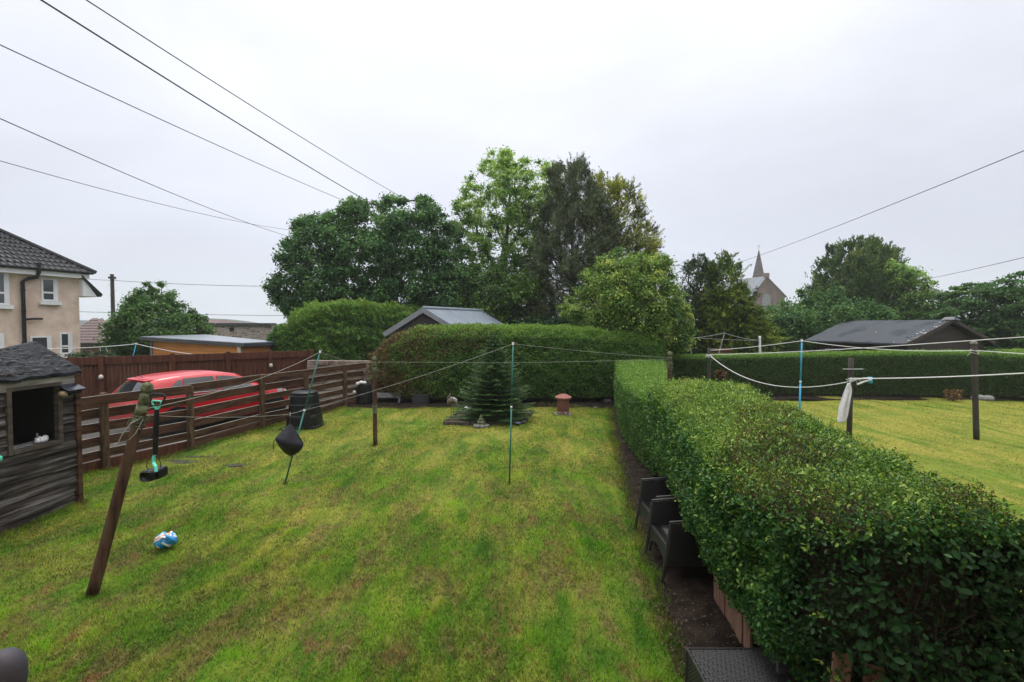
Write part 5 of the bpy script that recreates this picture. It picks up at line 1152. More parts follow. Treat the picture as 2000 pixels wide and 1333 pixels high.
# black bag hanging from the line
bo = thing('hanging_bag', 'black drawstring bag hanging from the washing line', 'bag', A(567, 889, 7.85))
bd = 7.85; sil = [(567, 826, 568, 828), (560, 834, 575, 838), (551, 842, 580, 848), (540, 852, 584, 856), (537, 856, 588, 862), (543, 865, 592, 869), (549, 875, 591, 876), (555, 882, 585, 883), (561, 888, 577, 888), (567, 891, 570, 891)]
rows = []
for i, (xa, ya, xb, yb) in enumerate(sil):
    a, b = A(xa, ya, bd), A(xb, yb, bd); c = (a+b)/2; hw = (b-a)/2; th = .75*np.linalg.norm(hw)+.004; row = []
    for j in range(24):
        t = 2*pi*j/24; f = 1+.09*sin(3*t+i*.25)*(.4+.6*sin(pi*i/9))+.05*sin(5*t+1+i*.2); row.append(c+hw*cos(t)*(1 if abs(cos(t)) > .99 else (f*.5+.5))+np.array([0, 1, 0])*th*sin(t)*f)
    row.append(row[0]); rows.append(row)
bm = MB().grid(rows); bm.build('sack', BAGM, bo, smooth=True, sub=1)
MB().tube([A(567, 809, 7.9), A(566, 818, 7.87), A(567, 829, 7.85)], .006, 6).tube([A(538, 857, 7.84), A(535, 862, 7.84), A(534.5, 873, 7.84), A(534, 878, 7.84)], .006, 6).tube([A(545, 841, 7.85), A(549, 837, 7.85), A(553, 842, 7.85)], .012, 6).build('drawstring', BAGM, bo)
MB().tube([A(566.5, 806, 7.88), A(566.5, 813, 7.88)], .013, 8).build('hook', STEEL, bo)
# blue and white packet
bl = P(324, 1068); pk = thing('crumpled_packet', 'crumpled blue and white plastic packet lying on the lawn', 'packet', bl)
rows = []
for v in np.linspace(0, 1, 22):
    row = []
    for u in np.linspace(0, 2*pi, 40):
        r = sin(pi*v)**.7*(1+.13*sin(3*u+v*5)+.08*sin(7*u+v*11)); row.append(bl+np.array([.118*r*cos(u)+.02*v, .085*r*sin(u), .085-.085*cos(pi*v)+.012*sin(u*5+v*9)-.045*math.exp(-((cos(u)*r-.1)**2+(sin(u)*r)**2)*6)*(v > .5)]))
    rows.append(row)
m, nt = newmat('printed_plastic'); b = pr(nt); g = N(nt, 'ShaderNodeNewGeometry').outputs['Position']
nn_ = noise(nt, g, 5.5, 2, .5, 1.0); nt.links.new(ramp(nt, nn_, [(.36, (.62, .40, .33)), (.395, (.75, .77, .80)), (.44, (.72, .76, .80)), (.46, (.03, .28, .62)), (.56, (.02, .22, .55)), (.60, (.04, .38, .70)), (.66, (.75, .78, .82))]), b.inputs['Base Color'])
b.inputs['Roughness'].default_value = .25; bump(nt, b, noise(nt, g, 25, 4, .6), .5, .01)
MB().grid(rows).build('wrapper', m, pk, smooth=True)
rr_ = MB().tube([bl+np.array([.025+.055*cos(t), -.035+.04*sin(t), .135+.012*sin(3*t)]) for t in np.linspace(0, 5.2, 20)], .010, 7); rr_.build('rolled_edge', CLOTH, pk, smooth=True)
# stone slabs sunk in the lawn
SLAB = mat('wet_slab', (.018, .017, .018), (.05, .047, .047), 6, rough=.7, bs=.6, c3=(.075, .065, .05), spec=.2)
for (px, py, rx, ry, lab) in ((352, 902, .34, .13, 'dark stepping stone nearest the rail fence in the lawn'), (455, 908, .18, .12, 'small dark stepping stone right of the scooper'), (390, 893, .30, .07, 'narrow dark stepping stone beside the fence foot')):
    c = P(px, py); o_ = [c+np.array([rx*cos(t)*(1+.18*sin(3*t+px)), ry*sin(t)*(1+.2*sin(2*t+py)), .005+float(gz(c[0], c[1]))]) for t in np.linspace(0, 2*pi, 17)[:-1]]
    one(MB().poly(o_, (0, 0, -.05)), 'stepping_stone', SLAB, lab, 'stepping stone', c, 'stepping stones in the lawn')

# ------------------------------------------------------------ the red car
rw, fw_ = np.array([-8.22, 12.0, -.05]), np.array([-6.88, 14.2, -.05]); cx = unit((fw_-rw)[None])[0]; cx[2] = 0; cx /= np.linalg.norm(cx); cyv = np.array([-cx[1], cx[0], 0])  # left of travel
# right-hand wheels face the lawn
mid = (rw+fw_)/2; O = mid-cx*2.30+cyv*.80; O[2] = -.05   # origin: rear centre on the ground
car = thing('parked_car', 'red hatchback parked behind the rail fence', 'car', O+cx*2.12)
def K(x, y, z): return O+cx*x+cyv*y+UP*z
#      x     bottom  halfwidth  belt   roof   roofhalf
ST = [(0.00, .42, .70, .80, .84, .60), (.06, .30, .82, .95, .99, .66), (.25, .24, .885, .99, 1.19, .66), (.44, .22, .90, 1.00, 1.37, .64), (.62, .22, .905, 1.01, 1.415, .65), (1.0, .20, .915, .995, 1.455, .66), (1.6, .19, .92, .975, 1.475, .66),
      (2.1, .19, .92, .955, 1.45, .65), (2.55, .19, .92, .94, 1.36, .60), (2.9, .19, .915, .93, 1.16, .60), (3.15, .20, .905, .925, 1.00, .62), (3.45, .21, .885, .88, .93, .56), (3.75, .24, .83, .80, .85, .50), (3.95, .30, .72, .70, .74, .42), (4.03, .40, .58, .58, .60, .35)]
xs = np.array([s[0] for s in ST]); SI = lambda x, k: float(np.interp(x, xs, [s[k] for s in ST]))
def sect(x):
    zb, hw, be, ro, rh = (SI(x, k) for k in range(1, 6)); m = ro-be
    return [(0, zb), (hw*.86, zb), (hw*.97, zb+.08), (hw*1.0, zb+(be-zb)*.45), (hw*.995, zb+(be-zb)*.70), (hw*.955, be), (rh+(hw*.94-rh)*.35, be+m*.62), (rh*1.0, be+m*.90), (rh*.80, be+m*.985), (0, ro)]
rows = []
for x in np.concatenate([np.linspace(0, .6, 13), np.linspace(.7, 3.2, 26), np.linspace(3.3, 4.03, 14)]):
    s = sect(x); rows.append([K(x, -y, z) for y, z in s]+[K(x, y, z) for y, z in s[::-1][1:]])
m, nt = newmat('red_car_paint'); b = pr(nt); b.inputs['Base Color'].default_value = (.50, .002, .012, 1); b.inputs['Roughness'].default_value = .32; b.inputs['Coat Weight'].default_value = .35; b.inputs['Coat Roughness'].default_value = .04
g = N(nt, 'ShaderNodeNewGeometry').outputs['Position']; bump(nt, b, noise(nt, g, 180, 2), .02, .002); CARP = m
bodym = MB().grid(rows); nn2 = len(rows[0]); bodym.f += [tuple(range(nn2))[::-1], tuple((len(rows)-1)*nn2+i for i in range(nn2))]
bodym.build('body', CARP, car, smooth=True)
def side(x, t, sd_=-1, off=.012):     # t: 0 belt -> 1 roof edge on the glasshouse side
    s = sect(x); p0, p1, p2 = s[5], s[6], s[7]
    if t < .69: f = t/.69; y, z = p0[0]+(p1[0]-p0[0])*f, p0[1]+(p1[1]-p0[1])*f
    else: f = (t-.69)/.31; y, z = p1[0]+(p2[0]-p1[0])*f, p1[1]+(p2[1]-p1[1])*f
    return K(x, sd_*(y+off), z+off*.4)
for sd_ in (-1, 1):
    for (xa0, xa1, xb0, xb1) in ((.62, .95, 1.02, 1.04), (1.07, 1.07, 1.86, 1.80), (1.93, 1.87, 3.02, 2.50)):
        rws = []
        for f in np.linspace(0, 1, 7): rws.append([side(xa0+(xb0-xa0)*f+((xa1+(xb1-xa1)*f)-(xa0+(xb0-xa0)*f))*t, .08+.80*t if not (xa0 == .62) else .12+.70*t, sd_) for t in np.linspace(0, 1, 6)])
        MB().grid(rws).build('side_window', CARGLASS, car, smooth=True)
    MB().tube([side(x, .03, sd_, .014) for x in np.linspace(.55, 3.05, 16)], .010, 5).build('chrome_strip', STEEL, car)
    MB().box((2.72, -.10, .0), (2.86, .10, .12), (K(0, sd_*.98, .93), cx, cyv, UP)).build('wing_mirror', CARP, car, bevel=.03)
    hl = MB(); s = [(3.50, .84, .74), (3.83, .76, .67), (3.86, .70, .78), (3.52, .82, .87)]; hl.poly([K(a, sd_*(b_+.015), c) for a, b_, c in s], cyv*sd_*.03+UP*.012); hl.build('headlight', glassm('lamp_glass', (.55, .57, .6), .1), car)
    tl = MB(); s = [(.02, .66, .80), (.10, .80, .78), (.34, .885, .90), (.20, .84, .97), (.06, .70, .93)]; tl.poly([K(a, sd_*(b_+.02), c) for a, b_, c in s], cyv*sd_*.02-cx*.02); tl.build('tail_light', glassm('tail_lamp', (.45, .01, .01), .15), car)
    for xw in (.85, 3.34):
        c = K(xw, sd_*.80, .32); ax_ = cyv*sd_; a1, b1 = cx, np.cross(ax_, cx)
        wh = MB().lathe(c, [(.20, -.10), (.29, -.10), (.315, -.07), (.32, 0), (.315, .09), (.29, .12), (.215, .125), (.205, .08)], 36, ax=(a1, b1, ax_)).build('wheel', BLACKP, car, smooth=False)
        MB().lathe(c, [(.335, .06), (.39, .06), (.39, .135), (.335, .135)], 36, ax=(a1, b1, ax_)).build('wheel_arch', BLACKP, car)
        rm = MB().lathe(c, [(.205, .06), (.215, .13), (.195, .13), (.19, .07)], 36, ax=(a1, b1, ax_)).lathe(c, [(.05, .06), (.05, .125), (.03, .13)], 16, ax=(a1, b1, ax_))
        for k in range(5):
            an = 2*pi*k/5+.3; d = a1*cos(an)+b1*sin(an); rm.plank(c+ax_*.11+d*.03, c+ax_*.115+d*.20, .045, .02, up=np.cross(ax_, d))
        rm.build('rim', STEEL, wh)
rws = []
for f in np.linspace(0, 1, 6):
    x = .09+(.37-.09)*f; z0 = SI(x, 4)-.005; hw = SI(x, 5)*.9; rws.append([K(x-.02, y*hw*1.12, z0+.012-.05*abs(y)**3) for y in np.linspace(-1, 1, 11)])
MB().grid(rws).build('rear_window', CARGLASS, car, smooth=True)
rws = []
for f in np.linspace(0, 1, 6):
    x = 3.22-(3.22-2.48)*f; z0 = SI(x, 4)+.012; hw = SI(x, 5); rws.append([K(x, y*hw, z0-.04*abs(y)**3) for y in np.linspace(-1, 1, 11)])
MB().grid(rws).build('windscreen', CARGLASS, car, smooth=True)
MB().poly([K(.50, -.56, 1.365), K(.34, -.52, 1.345), K(.34, .52, 1.345), K(.50, .56, 1.365)], UP*.018).build('spoiler', CARP, car, bevel=.01)
MB().box((-.015, -.26, .60), (.02, .26, .71), (K(0, 0, 0), cx, cyv, UP)).build('number_plate', mat('plate_yellow', (.55, .40, .05), (.6, .45, .07), 3, rough=.4, bs=0), car)
MB().tube([K(.5, 0, 1.40), K(.35, 0, 1.50)], .006, 5).build('aerial', BLACKP, car)

# ------------------------------------------------------------ compost bin
c = P(592, 838); c[1] += .35; c[0] -= .1; cb_ = thing('compost_bin', 'black plastic compost bin with a round lid beside the rail fence', 'compost bin', c)
prof = [(.44, 0), (.435, .04), (.41, .05), (.395, .28), (.385, .30), (.385, .32), (.365, .33), (.35, .58), (.35, .60), (.335, .61), (.315, .82), (.28, .86), (.02, .87)]
MB().lathe(c, prof, 40, sq=3.2).build('body', BLACKP, cb_, bevel=.006)
MB().lathe(c, [(.30, .845), (.315, .85), (.315, .90), (.27, .93), (.10, .955), (.01, .955)], 32, sq=2.4).box((-.09, -.02, .94), (.09, .02, .985), (c, (1, 0, 0), (0, 1, 0), UP)).build('lid', BLACKP, cb_)
MB().hexa([c+np.array([.05, -.42, .03]), c+np.array([.32, -.42, .03]), c+np.array([.30, -.36, .03]), c+np.array([.05, -.36, .03])], [c+np.array([.06, -.385, .40]), c+np.array([.29, -.385, .40]), c+np.array([.28, -.33, .40]), c+np.array([.06, -.33, .40])]).build('hatch', BLACKP, cb_, bevel=.012)
MB().poly([c+np.array([.03, -.43, .42]), c+np.array([.33, -.42, .52]), c+np.array([.30, -.36, .56]), c+np.array([.03, -.37, .46])], (0, 0, .03)).build('rain_lip', BLACKP, cb_)

# ------------------------------------------------------------ back border things
# black bag with white tops
c = P(710, 792); c[1] += .1; g = thing('refuse_sack', 'black refuse sack with white rubbish on top at the fence end', 'refuse sack', c)
rows = []
for v in np.linspace(0, 1, 14):
    rr = .27*(1-.25*v)*(1+.0)*(.8 if v == 0 else 1)*(1 if v < .95 else .3); rows.append([c+np.array([rr*cos(t)*(1+.09*sin(4*t+v*3)), rr*.8*sin(t)*(1+.08*sin(5*t)), .76*v+.02*sin(3*t)]) for t in np.linspace(0, 2*pi, 25)])
MB().grid(rows).build('sack', BLACKP, g, smooth=True)
wb_ = MB()
for (dx, dz, r) in ((-.17, .70, .07), (-.06, .74, .08), (.05, .73, .06), (-.30, .42, .06)): wb_.lathe(c+np.array([dx, -.12, dz]), [(.01, -.03), (r, 0), (r*1.1, .03), (r*.6, .07), (.01, .08)], 10)
wb_.build('white_rubbish', CLOTH, g, smooth=True)
# low grey bench
a, b = P(731, 789), P(778, 792); bn = thing('plastic_bench', 'low grey plastic bench under the browned hedge end', 'bench', (a+b)/2)
zt = .36; yb = a[1]
MB().box((a[0]-.02, yb-.02, zt-.16), (b[0], yb+.02, zt)).box((a[0]-.02, yb-.02, zt-.02), (b[0], yb+.36, zt+.01)).build('seat', GREYP, bn, bevel=.01)
for x in (a[0]+.0, b[0]-.07): MB().box((x, yb-.018, -.02), (x+.06, yb+.018, zt-.15)).build('leg', GREYP, bn); MB().box((x, yb+.32, -.02), (x+.06, yb+.355, zt)).build('leg', GREYP, bn)
# dark planter
a, b = P(804, 792), P(836, 793); pn = thing('square_planter', 'dark grey square planter tub under the tall hedge', 'planter', (a+b)/2)
c = (a+b)/2; c[1] += .25
MB().lathe(c, [(.25, 0), (.29, .30), (.31, .34), (.31, .38), (.28, .38), (.27, .34)], 32, sq=9).build('tub', mat('charcoal_plastic', (.035, .035, .045), (.055, .055, .065), 4, rough=.5, bs=.1), pn)
MB().lathe(c, [(.26, .33), (.2, .36), (.01, .37)], 24, sq=9).build('compost', SOILM, pn)
# square bed with a stone edge
bc = [P(868, 829), P(1022, 829), P(1040, 806), P(905, 803)]; bedm = thing('square_bed', 'square earth bed with a low stone edge round the fir tree', 'garden bed', sum(bc)/4)
rows = [[bc[0]*(1-u)*(1-v)+bc[1]*u*(1-v)+bc[2]*u*v+bc[3]*(1-u)*v+UP*(.035+.015*sin(u*9+v*5)) for u in np.linspace(0, 1, 14)] for v in np.linspace(0, 1, 10)]
MB().grid(rows).build('earth', mat('mossy_soil', (.055, .045, .03), (.10, .085, .05), 6, rough=.95, bs=1, bd=.03, c3=(.13, .15, .05)), bedm, smooth=True)
ed = MB()
for i in range(4):
    p, q_ = bc[i], bc[(i+1) % 4]; L = np.linalg.norm(q_-p); d = (q_-p)/L; n_ = np.array([-d[1], d[0], 0]); u = 0
    while u < L-.03:
        l = random.uniform(.08, .17); k = random.uniform(-.012, .012); ed.box((u, -.05+k, -.03), (min(u+l-.012, L), .04+k, random.uniform(.05, .085)), (p, d, n_, UP)); u += l
ed.build('edging', mat('edging_stone', (.035, .03, .026), (.08, .07, .06), 7, rough=.9, bs=.8, c3=(.13, .115, .095), spec=.2), bedm, bevel=.01)
# heron ornament
h = P(882, 826); he = thing('bird_ornament', 'long legged metal bird ornament on the left corner of the square bed', 'ornament', h)
IRON = mat('rusty_iron', (.06, .045, .038), (.16, .12, .10), 20, rough=.6, c3=(.32, .30, .28))
def hp(px, py): return A(px, py, h[1])
for x0 in (880, 884): MB().tube([hp(x0+.5, 826), hp(x0+1.5, 806), hp(x0+1, 792)], .008, 6).build('leg', IRON, he)
MB().tube([hp(874, 790), hp(877, 785), hp(882, 781), hp(887, 783), hp(891, 787)], [.02, .07, .09, .075, .02], 12).build('body', IRON, he, smooth=True)
MB().tube([hp(877, 783), hp(874, 777), hp(879, 773), hp(880, 770), hp(876, 771.5)], [.03, .018, .016, .024, .006], 8).build('neck', IRON, he, smooth=True)
MB().tube([hp(884, 779), hp(890, 783), hp(892, 789)], [.05, .06, .012], 8).build('wing', mat('bright_metal', (.25, .25, .25), (.5, .5, .5), 12, rough=.4), he, smooth=True)
# football
f = P(912, 810); f[1] += .15; fo = thing('football', 'white and black football beside the fir tree', 'ball', f)
me = bpy.data.meshes.new('ball'); import bmesh
bm_ = bmesh.new(); bmesh.ops.create_icosphere(bm_, subdivisions=4, radius=.115); bm_.to_mesh(me); bm_.free(); me.materials.append(mat('ball_white', (.7, .7, .7), (.8, .8, .8), 5, rough=.4, bs=0)); me.materials.append(BLACKP)
ico = [np.array(v) for v in [(0, 0, 1), (0, 0, -1)]]+[np.array([cos(2*pi*k/5+(pi/5 if s < 0 else 0))*.894, sin(2*pi*k/5+(pi/5 if s < 0 else 0))*.894, .447*s]) for s in (1, -1) for k in range(5)]
for p_ in me.polygons:
    n_ = np.array(p_.center)/.115; p_.material_index = 1 if max(np.dot(n_, v) for v in ico) > .93 else 0; p_.use_smooth = True
o = link('shell', me, fo); o.location = (0, 0, .12); o.rotation_euler = (.5, .3, .2)
# small rock pile ornament and blue solar disc
c = P(940, 834); gn = thing('stone_gnome', 'mossy little pointed stone ornament at the front of the bed', 'ornament', c)
MB().lathe(c, [(.13, 0), (.14, .05), (.11, .10), (.12, .13), (.07, .17), (.075, .20), (.04, .24), (.05, .27), (.01, .33)], 9).build('figure', MOSS, gn)
wk = MB()
for k in range(9): a = k*.7; wk.lathe(c+np.array([.17*cos(a), .12*sin(a), 0]), [(.05, 0), (.055, .04), (.02, .07)], 7)
wk.build('base_stone', CONC, gn)
c = P(1011, 831); sp_ = thing('solar_stake_light', 'small round bluish solar light at the right front of the bed', 'lamp', c)
MB().tube([c, c+UP*.05], .02, 8).build('stake', BLACKP, sp_); MB().lathe(c+UP*.05, [(.08, 0), (.085, .02), (.06, .035), (.01, .04)], 18).build('disc', mat('blue_grey_cell', (.12, .14, .24), (.2, .22, .34), 9, rough=.3), sp_)
# chimney pot
c = P(1101, 812); c[1] += .15; cpot = thing('chimney_pot', 'terracotta chimney pot with a fluted lid on the far lawn', 'chimney pot', c)
MB().lathe(c, [(.175, 0), (.185, .03), (.18, .10), (.185, .35), (.19, .44), (.215, .45), (.22, .49), (.20, .50)], 28).build('pot', CLAY, cpot, smooth=False)
MB().lathe(c, [(.17, 0), (.19, .004), (.188, .10), (.184, .105)], 28).build('lime_band', mat('lime_stain', (.15, .08, .06), (.42, .38, .34), 11, rough=.9, lo=.45, hi=.6), cpot)
ld = MB(); rows = []
for r, z in ((.235, .50), (.24, .52), (.10, .60), (.005, .62)): rows.append([c+np.array([r*(1+.05*cos(14*t))*cos(t), r*(1+.05*cos(14*t))*sin(t), z+.01*cos(14*t)*(r > .05)]) for t in np.linspace(0, 2*pi, 113)])
ld.grid(rows).build('lid', mat('pink_terracotta', (.26, .10, .08), (.36, .16, .13), 6, rough=.8), cpot)
one(MB().box((c[0]-.25, c[1]-.2, -.02), (c[0]+.24, c[1]+.22, .02+.01)), 'base_slab', CONC, 'thin stone slab under the terracotta chimney pot', 'slab', c, bevel=.01)
# rocks at the foot of the hedges
for (px, py, s, lab) in ((1187, 787, .17, 'grey rock in the dark corner of the two hedges'), (1163, 798, .06, 'small pale stone on the grass near the dark corner'), (1059, 790, .05, 'tiny pale stone left of the chimney pot'),
                         (1225, 806, .12, 'flat dark stone on the soil by the low hedge'), (1271, 903, .06, 'round reddish stone on the soil above the chairs'), (1912, 778, .22, 'pale rock under the hedge right of the tall dark post'), (1930, 780, .20, 'pale rock furthest right under the hedge')):
    c = P(px, py); 
    if px > 1900: c = A(px, 775, 16.9); c[2] = 0
    r_ = MB(); rows = []
    for v in np.linspace(0, 1, 7): rows.append([c+np.array([s*sin(pi*(.08+.9*v)*1)*cos(t)*(1+.2*sin(2*t+px)), s*.8*sin(pi*(.08+.9*v))*sin(t)*(1+.15*sin(3*t+py)), s*.45-s*.55*cos(pi*v)]) for t in np.linspace(0, 2*pi, 13)])
    one(r_.grid(rows), 'rock', CONC if px != 1271 else CLAY, lab, 'rock', c, 'rocks at the foot of the hedges')
# red bucket
c = np.array([3.40, 15.15, 0]); rb_ = thing('red_bucket', 'red plastic bucket half hidden behind the low hedge end', 'bucket', c)
MB().lathe(c, [(.12, 0), (.16, .40), (.17, .41), (.16, .42), (.15, .40), (.11, .03)], 20).build('tub', RED, rb_, smooth=True); MB().tube([c+np.array([.16*cos(t), 0, .40+.13*sin(t)]) for t in np.linspace(0, pi, 10)], .006, 5).build('handle', STEEL, rb_)
# coppery plant on the neighbour's side
c = A(1862, 783, 16.7); c[2] = .0; cpl = thing('copper_plant', 'small orange leaved plant below the boundary hedge', 'plant', c); n = 240
C = c+np.stack([RG.normal(size=n)*.12, RG.normal(size=n)*.1, .08+.34*RG.random(n)], 1)
leaves('leaves', C, rnd(n)+np.array([0, 0, .6]), rnd(n)+np.array([0, 0, .8]), .10, .5, RG.random(n), leafmat('copper_leaf', [(0, (.10, .05, .03)), (.5, (.20, .085, .04)), (1, (.16, .18, .05))], .5, .3), cpl)
sm = MB(); [sm.tube([c, c+np.array([random.uniform(-.2, .2), random.uniform(-.1, .1), .4])], .006, 4) for _ in range(9)]; sm.build('stems', BARKD, cpl)
# brown flower head just above the near hedge
c = A(1408, 732, 9.0); dfl = thing('spent_shrub', 'rusty rounded dead flower head above the near hedge crest', 'shrub', (c[0], 9.0, 0)); n = 500
d = unit(rnd(n)); C = c+np.array([0, 0, .05])+d*(.11*RG.random(n)[:, None]**.4)*np.array([1.1, 1, .8])+np.array([0, 0, -.06]); leaves('head', C, d+rnd(n)*.4, rnd(n), .055, .6, RG.random(n), leafmat('dead_leaf', [(0, (.06, .03, .02)), (.6, (.15, .07, .05)), (1, (.10, .13, .04))], .8, .1), dfl)
MB().tube([(c[0], 9.0, 0), (c[0]+.02, 9.0, c[2])], .015, 5).build('stem', BARKD, dfl)
# brick pier beyond the boundary hedge
c = A(1409, 697, 22.0); bpr = thing('brick_pier', 'small reddish brick pier behind the boundary hedge', 'pier', (c[0], 22, 0))
MB().box((c[0]-.33, 21.8, 0), (c[0]+.33, 22.3, 1.50)).build('brickwork', BRICKB, bpr); MB().box((c[0]-.40, 21.75, 1.5), (c[0]+.40, 22.35, 1.58)).build('cap', BRICKB, bpr)

# ------------------------------------------------------------ wicker furniture
m, nt = newmat('dark_wicker'); b = pr(nt); tcn = N(nt, 'ShaderNodeTexCoord').outputs['Object']
wv1 = N(nt, 'ShaderNodeTexWave'); wv1.wave_type = 'BANDS'; wv1.bands_direction = 'Z'; wv1.inputs['Scale'].default_value = 34; wv1.inputs['Distortion'].default_value = .6; nt.links.new(tcn, wv1.inputs['Vector'])
wv2 = N(nt, 'ShaderNodeTexWave'); wv2.wave_type = 'BANDS'; wv2.bands_direction = 'DIAGONAL'; wv2.inputs['Scale'].default_value = 22; nt.links.new(tcn, wv2.inputs['Vector'])
hh = math_(nt, 'MULTIPLY', wv1.outputs[1], wv2.outputs[1]); nt.links.new(ramp(nt, hh, [(.0, (.004, .004, .005)), (.7, (.016, .016, .019)), (1, (.040, .040, .046))]), b.inputs['Base Color'])
b.inputs['Roughness'].default_value = .38; bump(nt, b, hh, .9, .006); WICK = m
WTRIM = mat('wicker_trim', (.018, .017, .018), (.045, .042, .042), 60, rough=.4, bs=.5, bd=.003)
def chair(label, y0, y1, xf=1.62):
    """faces -X; arms run along X at y0 and y1"""
    r = thing('wicker_chair', label, 'armchair', (xf+.3, (y0+y1)/2, 0), 'wicker chairs under the hedge')
    x1 = xf+.62
    for y, s_ in ((y0, -1), (y1, 1)):
        yi = y-s_*.045
        pts = [(xf-.045, .22), (xf+.0, .655), (xf+.60, .70), (x1+.04, .22)]
        o = MB().poly([(x, y, z) for x, z in pts], (0, -s_*.045, 0)).build('arm', WICK, r, bevel=.008)
        MB().tube([(xf-.085, y-s_*.022, .0), (xf-.045, y-s_*.022, .25), (xf, y-s_*.022, .66), (xf+.60, y-s_*.022, .705)], .016, 8).build('arm_trim', WTRIM, o)
        MB().tube([(xf-.085, y-s_*.022, -.0), (xf-.046, y-s_*.022, .26)], .019, 8).build('leg', WTRIM, r); MB().tube([(x1+.05, y-s_*.022, 0), (x1, y-s_*.022, .3)], .019, 8).build('leg', WTRIM, r)
    ya, yb = min(y0, y1)+.046, max(y0, y1)-.046
    MB().hexa([(xf-.03, ya, .34), (xf-.03, yb, .34), (xf+.55, yb, .30), (xf+.55, ya, .30)], [(xf-.02, ya, .40), (xf-.02, yb, .40), (xf+.55, yb, .37), (xf+.55, ya, .37)]).build('seat', WICK, r, bevel=.01)
    ap_ = MB(); rows = []
    for t in np.linspace(0, 1, 11): y = ya+(yb-ya)*t; rows.append([(xf-.032, y, .345), (xf-.040, y, .20+.10*sin(pi*t))])
    ap_.grid(rows); ap_.grid([[(p[0]+.02, p[1], p[2]) for p in r_] for r_ in rows][::-1]); ap_.build('apron', WICK, r)
    MB().hexa([(xf+.50, ya, .32), (xf+.50, yb, .32), (xf+.56, yb, .32), (xf+.56, ya, .32)], [(xf+.62, ya, .84), (xf+.62, yb, .84), (xf+.68, yb, .84), (xf+.68, ya, .84)]).build('backrest', WICK, r, bevel=.012)
    return r
chair('black wicker armchair nearest the viewer, tucked under the hedge', 4.80, 5.46, 1.60)
chair('black wicker armchair behind the nearer one along the hedge', 5.52, 6.20, 1.68)
c = P(1342, 1268, .42); wt = thing('wicker_footstool', 'black woven square footstool at the bottom edge of the photo', 'footstool', (c[0]+.28, c[1]-.28, 0))
tz = .42; xa, xb, ya, yb = c[0], c[0]+.54, c[1]-.52, c[1]
tm = MB(); tm.box((xa, ya, tz-.30), (xb, yb, tz-.012)); tm.build('side_panel', WICK, wt, bevel=.006)
wv = MB(); nx_ = 24
for i in range(nx_):
    for j in range(nx_):
        x = xa+.012+(xb-xa-.024)*(i+.5)/nx_; y = ya+.012+(yb-ya-.024)*(j+.5)/nx_; l = .0135; s_ = (i+j) % 2
        if s_: wv.box((x-l, y-.006, tz-.012), (x+l, y+.006, tz+.002))
        else: wv.box((x-.006, y-l, tz-.012), (x+.006, y+l, tz+.001))
wv.build('woven_top', WICK, wt)
MB().tube([(xa, ya, tz-.002), (xb, ya, tz-.002), (xb, yb, tz-.002), (xa, yb, tz-.002), (xa, ya, tz-.002)], .011, 6).tube([(xa, yb, tz), (xa, yb, .12)], .012, 6).build('edge_trim', WTRIM, wt)
for x in (xa+.02, xb-.02):
    for y in (ya+.02, yb-.02): MB().tube([(x, y, 0), (x, y, .14)], .018, 8).build('leg', WTRIM, wt)
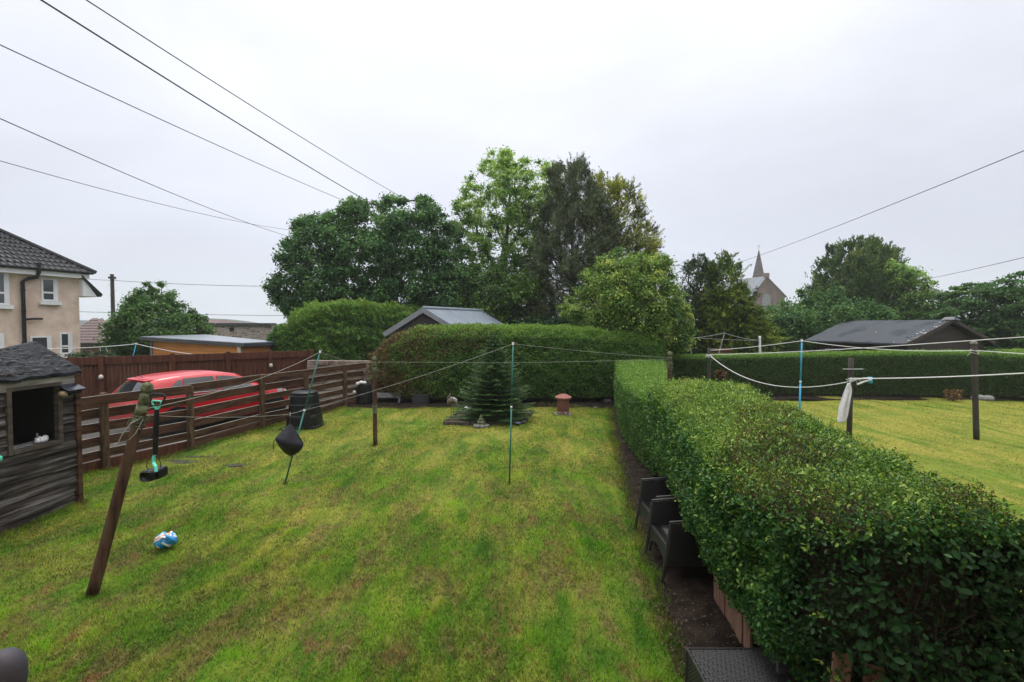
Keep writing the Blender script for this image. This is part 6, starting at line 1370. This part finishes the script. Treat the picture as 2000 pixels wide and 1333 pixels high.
# boards at the foot of the hedge
hbm = thing('hedge_foot_boards', 'short upright brown boards fencing the foot of the near hedge', 'board edging', (1.98, 4.0, 0)); WBRD = mat('reddish_board', (.12, .06, .04), (.26, .15, .105), 3, (5, 5, .5), .8, .5)
y = 3.75
while y < 4.45:
    wd = random.uniform(.12, .15); x = 1.90+.07*(y-3.9)+random.uniform(-.008, .008); MB().box((-.012, 0, 0), (.012, wd-.008, random.uniform(.40, .46)), ((x, y, 0), (1, 0, 0), unit(np.array([[.07, 1, 0.]]))[0], UP)).build('board', WBRD, hbm, bevel=.004); y += wd
pc = A(1538, 1200, 3.05); one(MB().hexa([(pc[0]-.065, 3.0, -.02), (pc[0]+.085, 3.0, -.02), (pc[0]+.085, 3.03, -.02), (pc[0]-.065, 3.03, -.02)], [(pc[0]-.075, 3.04, .90), (pc[0]+.06, 3.04, .90), (pc[0]+.06, 3.07, .90), (pc[0]-.075, 3.07, .90)]), 'upright_slat', mat('charcoal_slat', (.04, .04, .046), (.075, .075, .085), 5, rough=.6), 'dark grey upright slat half covered by the near hedge', 'slat', (pc[0], 3.05, 0), bevel=.004)
for (px, py, lab, tl) in ((1655, 1300, 'reddish board leaning under the shaded hedge end', .10), (1720, 1325, 'second reddish board further right under the shaded hedge end', .16)):
    c = A(px, py, 2.62); one(MB().plank((c[0]-tl, 2.60, .0), (c[0], 2.66, c[2]+.04), .10, .02, up=(1, 0, 0)), 'leaning_board', WBRD, lab, 'board', (c[0], 2.6, 0), 'boards leaning under the hedge end')
# grey rounded post top close to the viewpoint
c = A(6, 1330, .62); HRM = mat('handrail_paint', (.055, .052, .065), (.08, .077, .095), 4, rough=.55, bs=.05, spec=.25); rp2 = thing('handrail_post', 'grey rounded handrail post top in the near bottom left corner', 'handrail', (c[0], c[1], 0))
hz_ = A(6, 1272, .62)[2]; MB().tube([(c[0], c[1], 0), (c[0], c[1], hz_-.03)], .022, 16).build('post', HRM, rp2, smooth=True); MB().lathe((c[0], c[1], hz_-.05), [(.022, 0), (.024, .01), (.024, .025), (.021, .037), (.014, .046), (.003, .05)], 20).build('cap', HRM, rp2, smooth=True)

# ------------------------------------------------------------ the misty air
if HAZE:
    m = bpy.data.materials.new('haze'); m.use_nodes = True; nt = m.node_tree; nt.nodes.clear()
    v = N(nt, 'ShaderNodeVolumePrincipled'); o = N(nt, 'ShaderNodeOutputMaterial'); v.inputs['Density'].default_value = HAZE; v.inputs['Color'].default_value = (.90, .93, .98, 1); v.inputs['Anisotropy'].default_value = .2
    nt.links.new(v.outputs[0], o.inputs['Volume'])
    tag(MB().box((-R_-5, -R_-5, -6), (R_+5, R_+5, 24)).build('haze', m), kind='stuff')
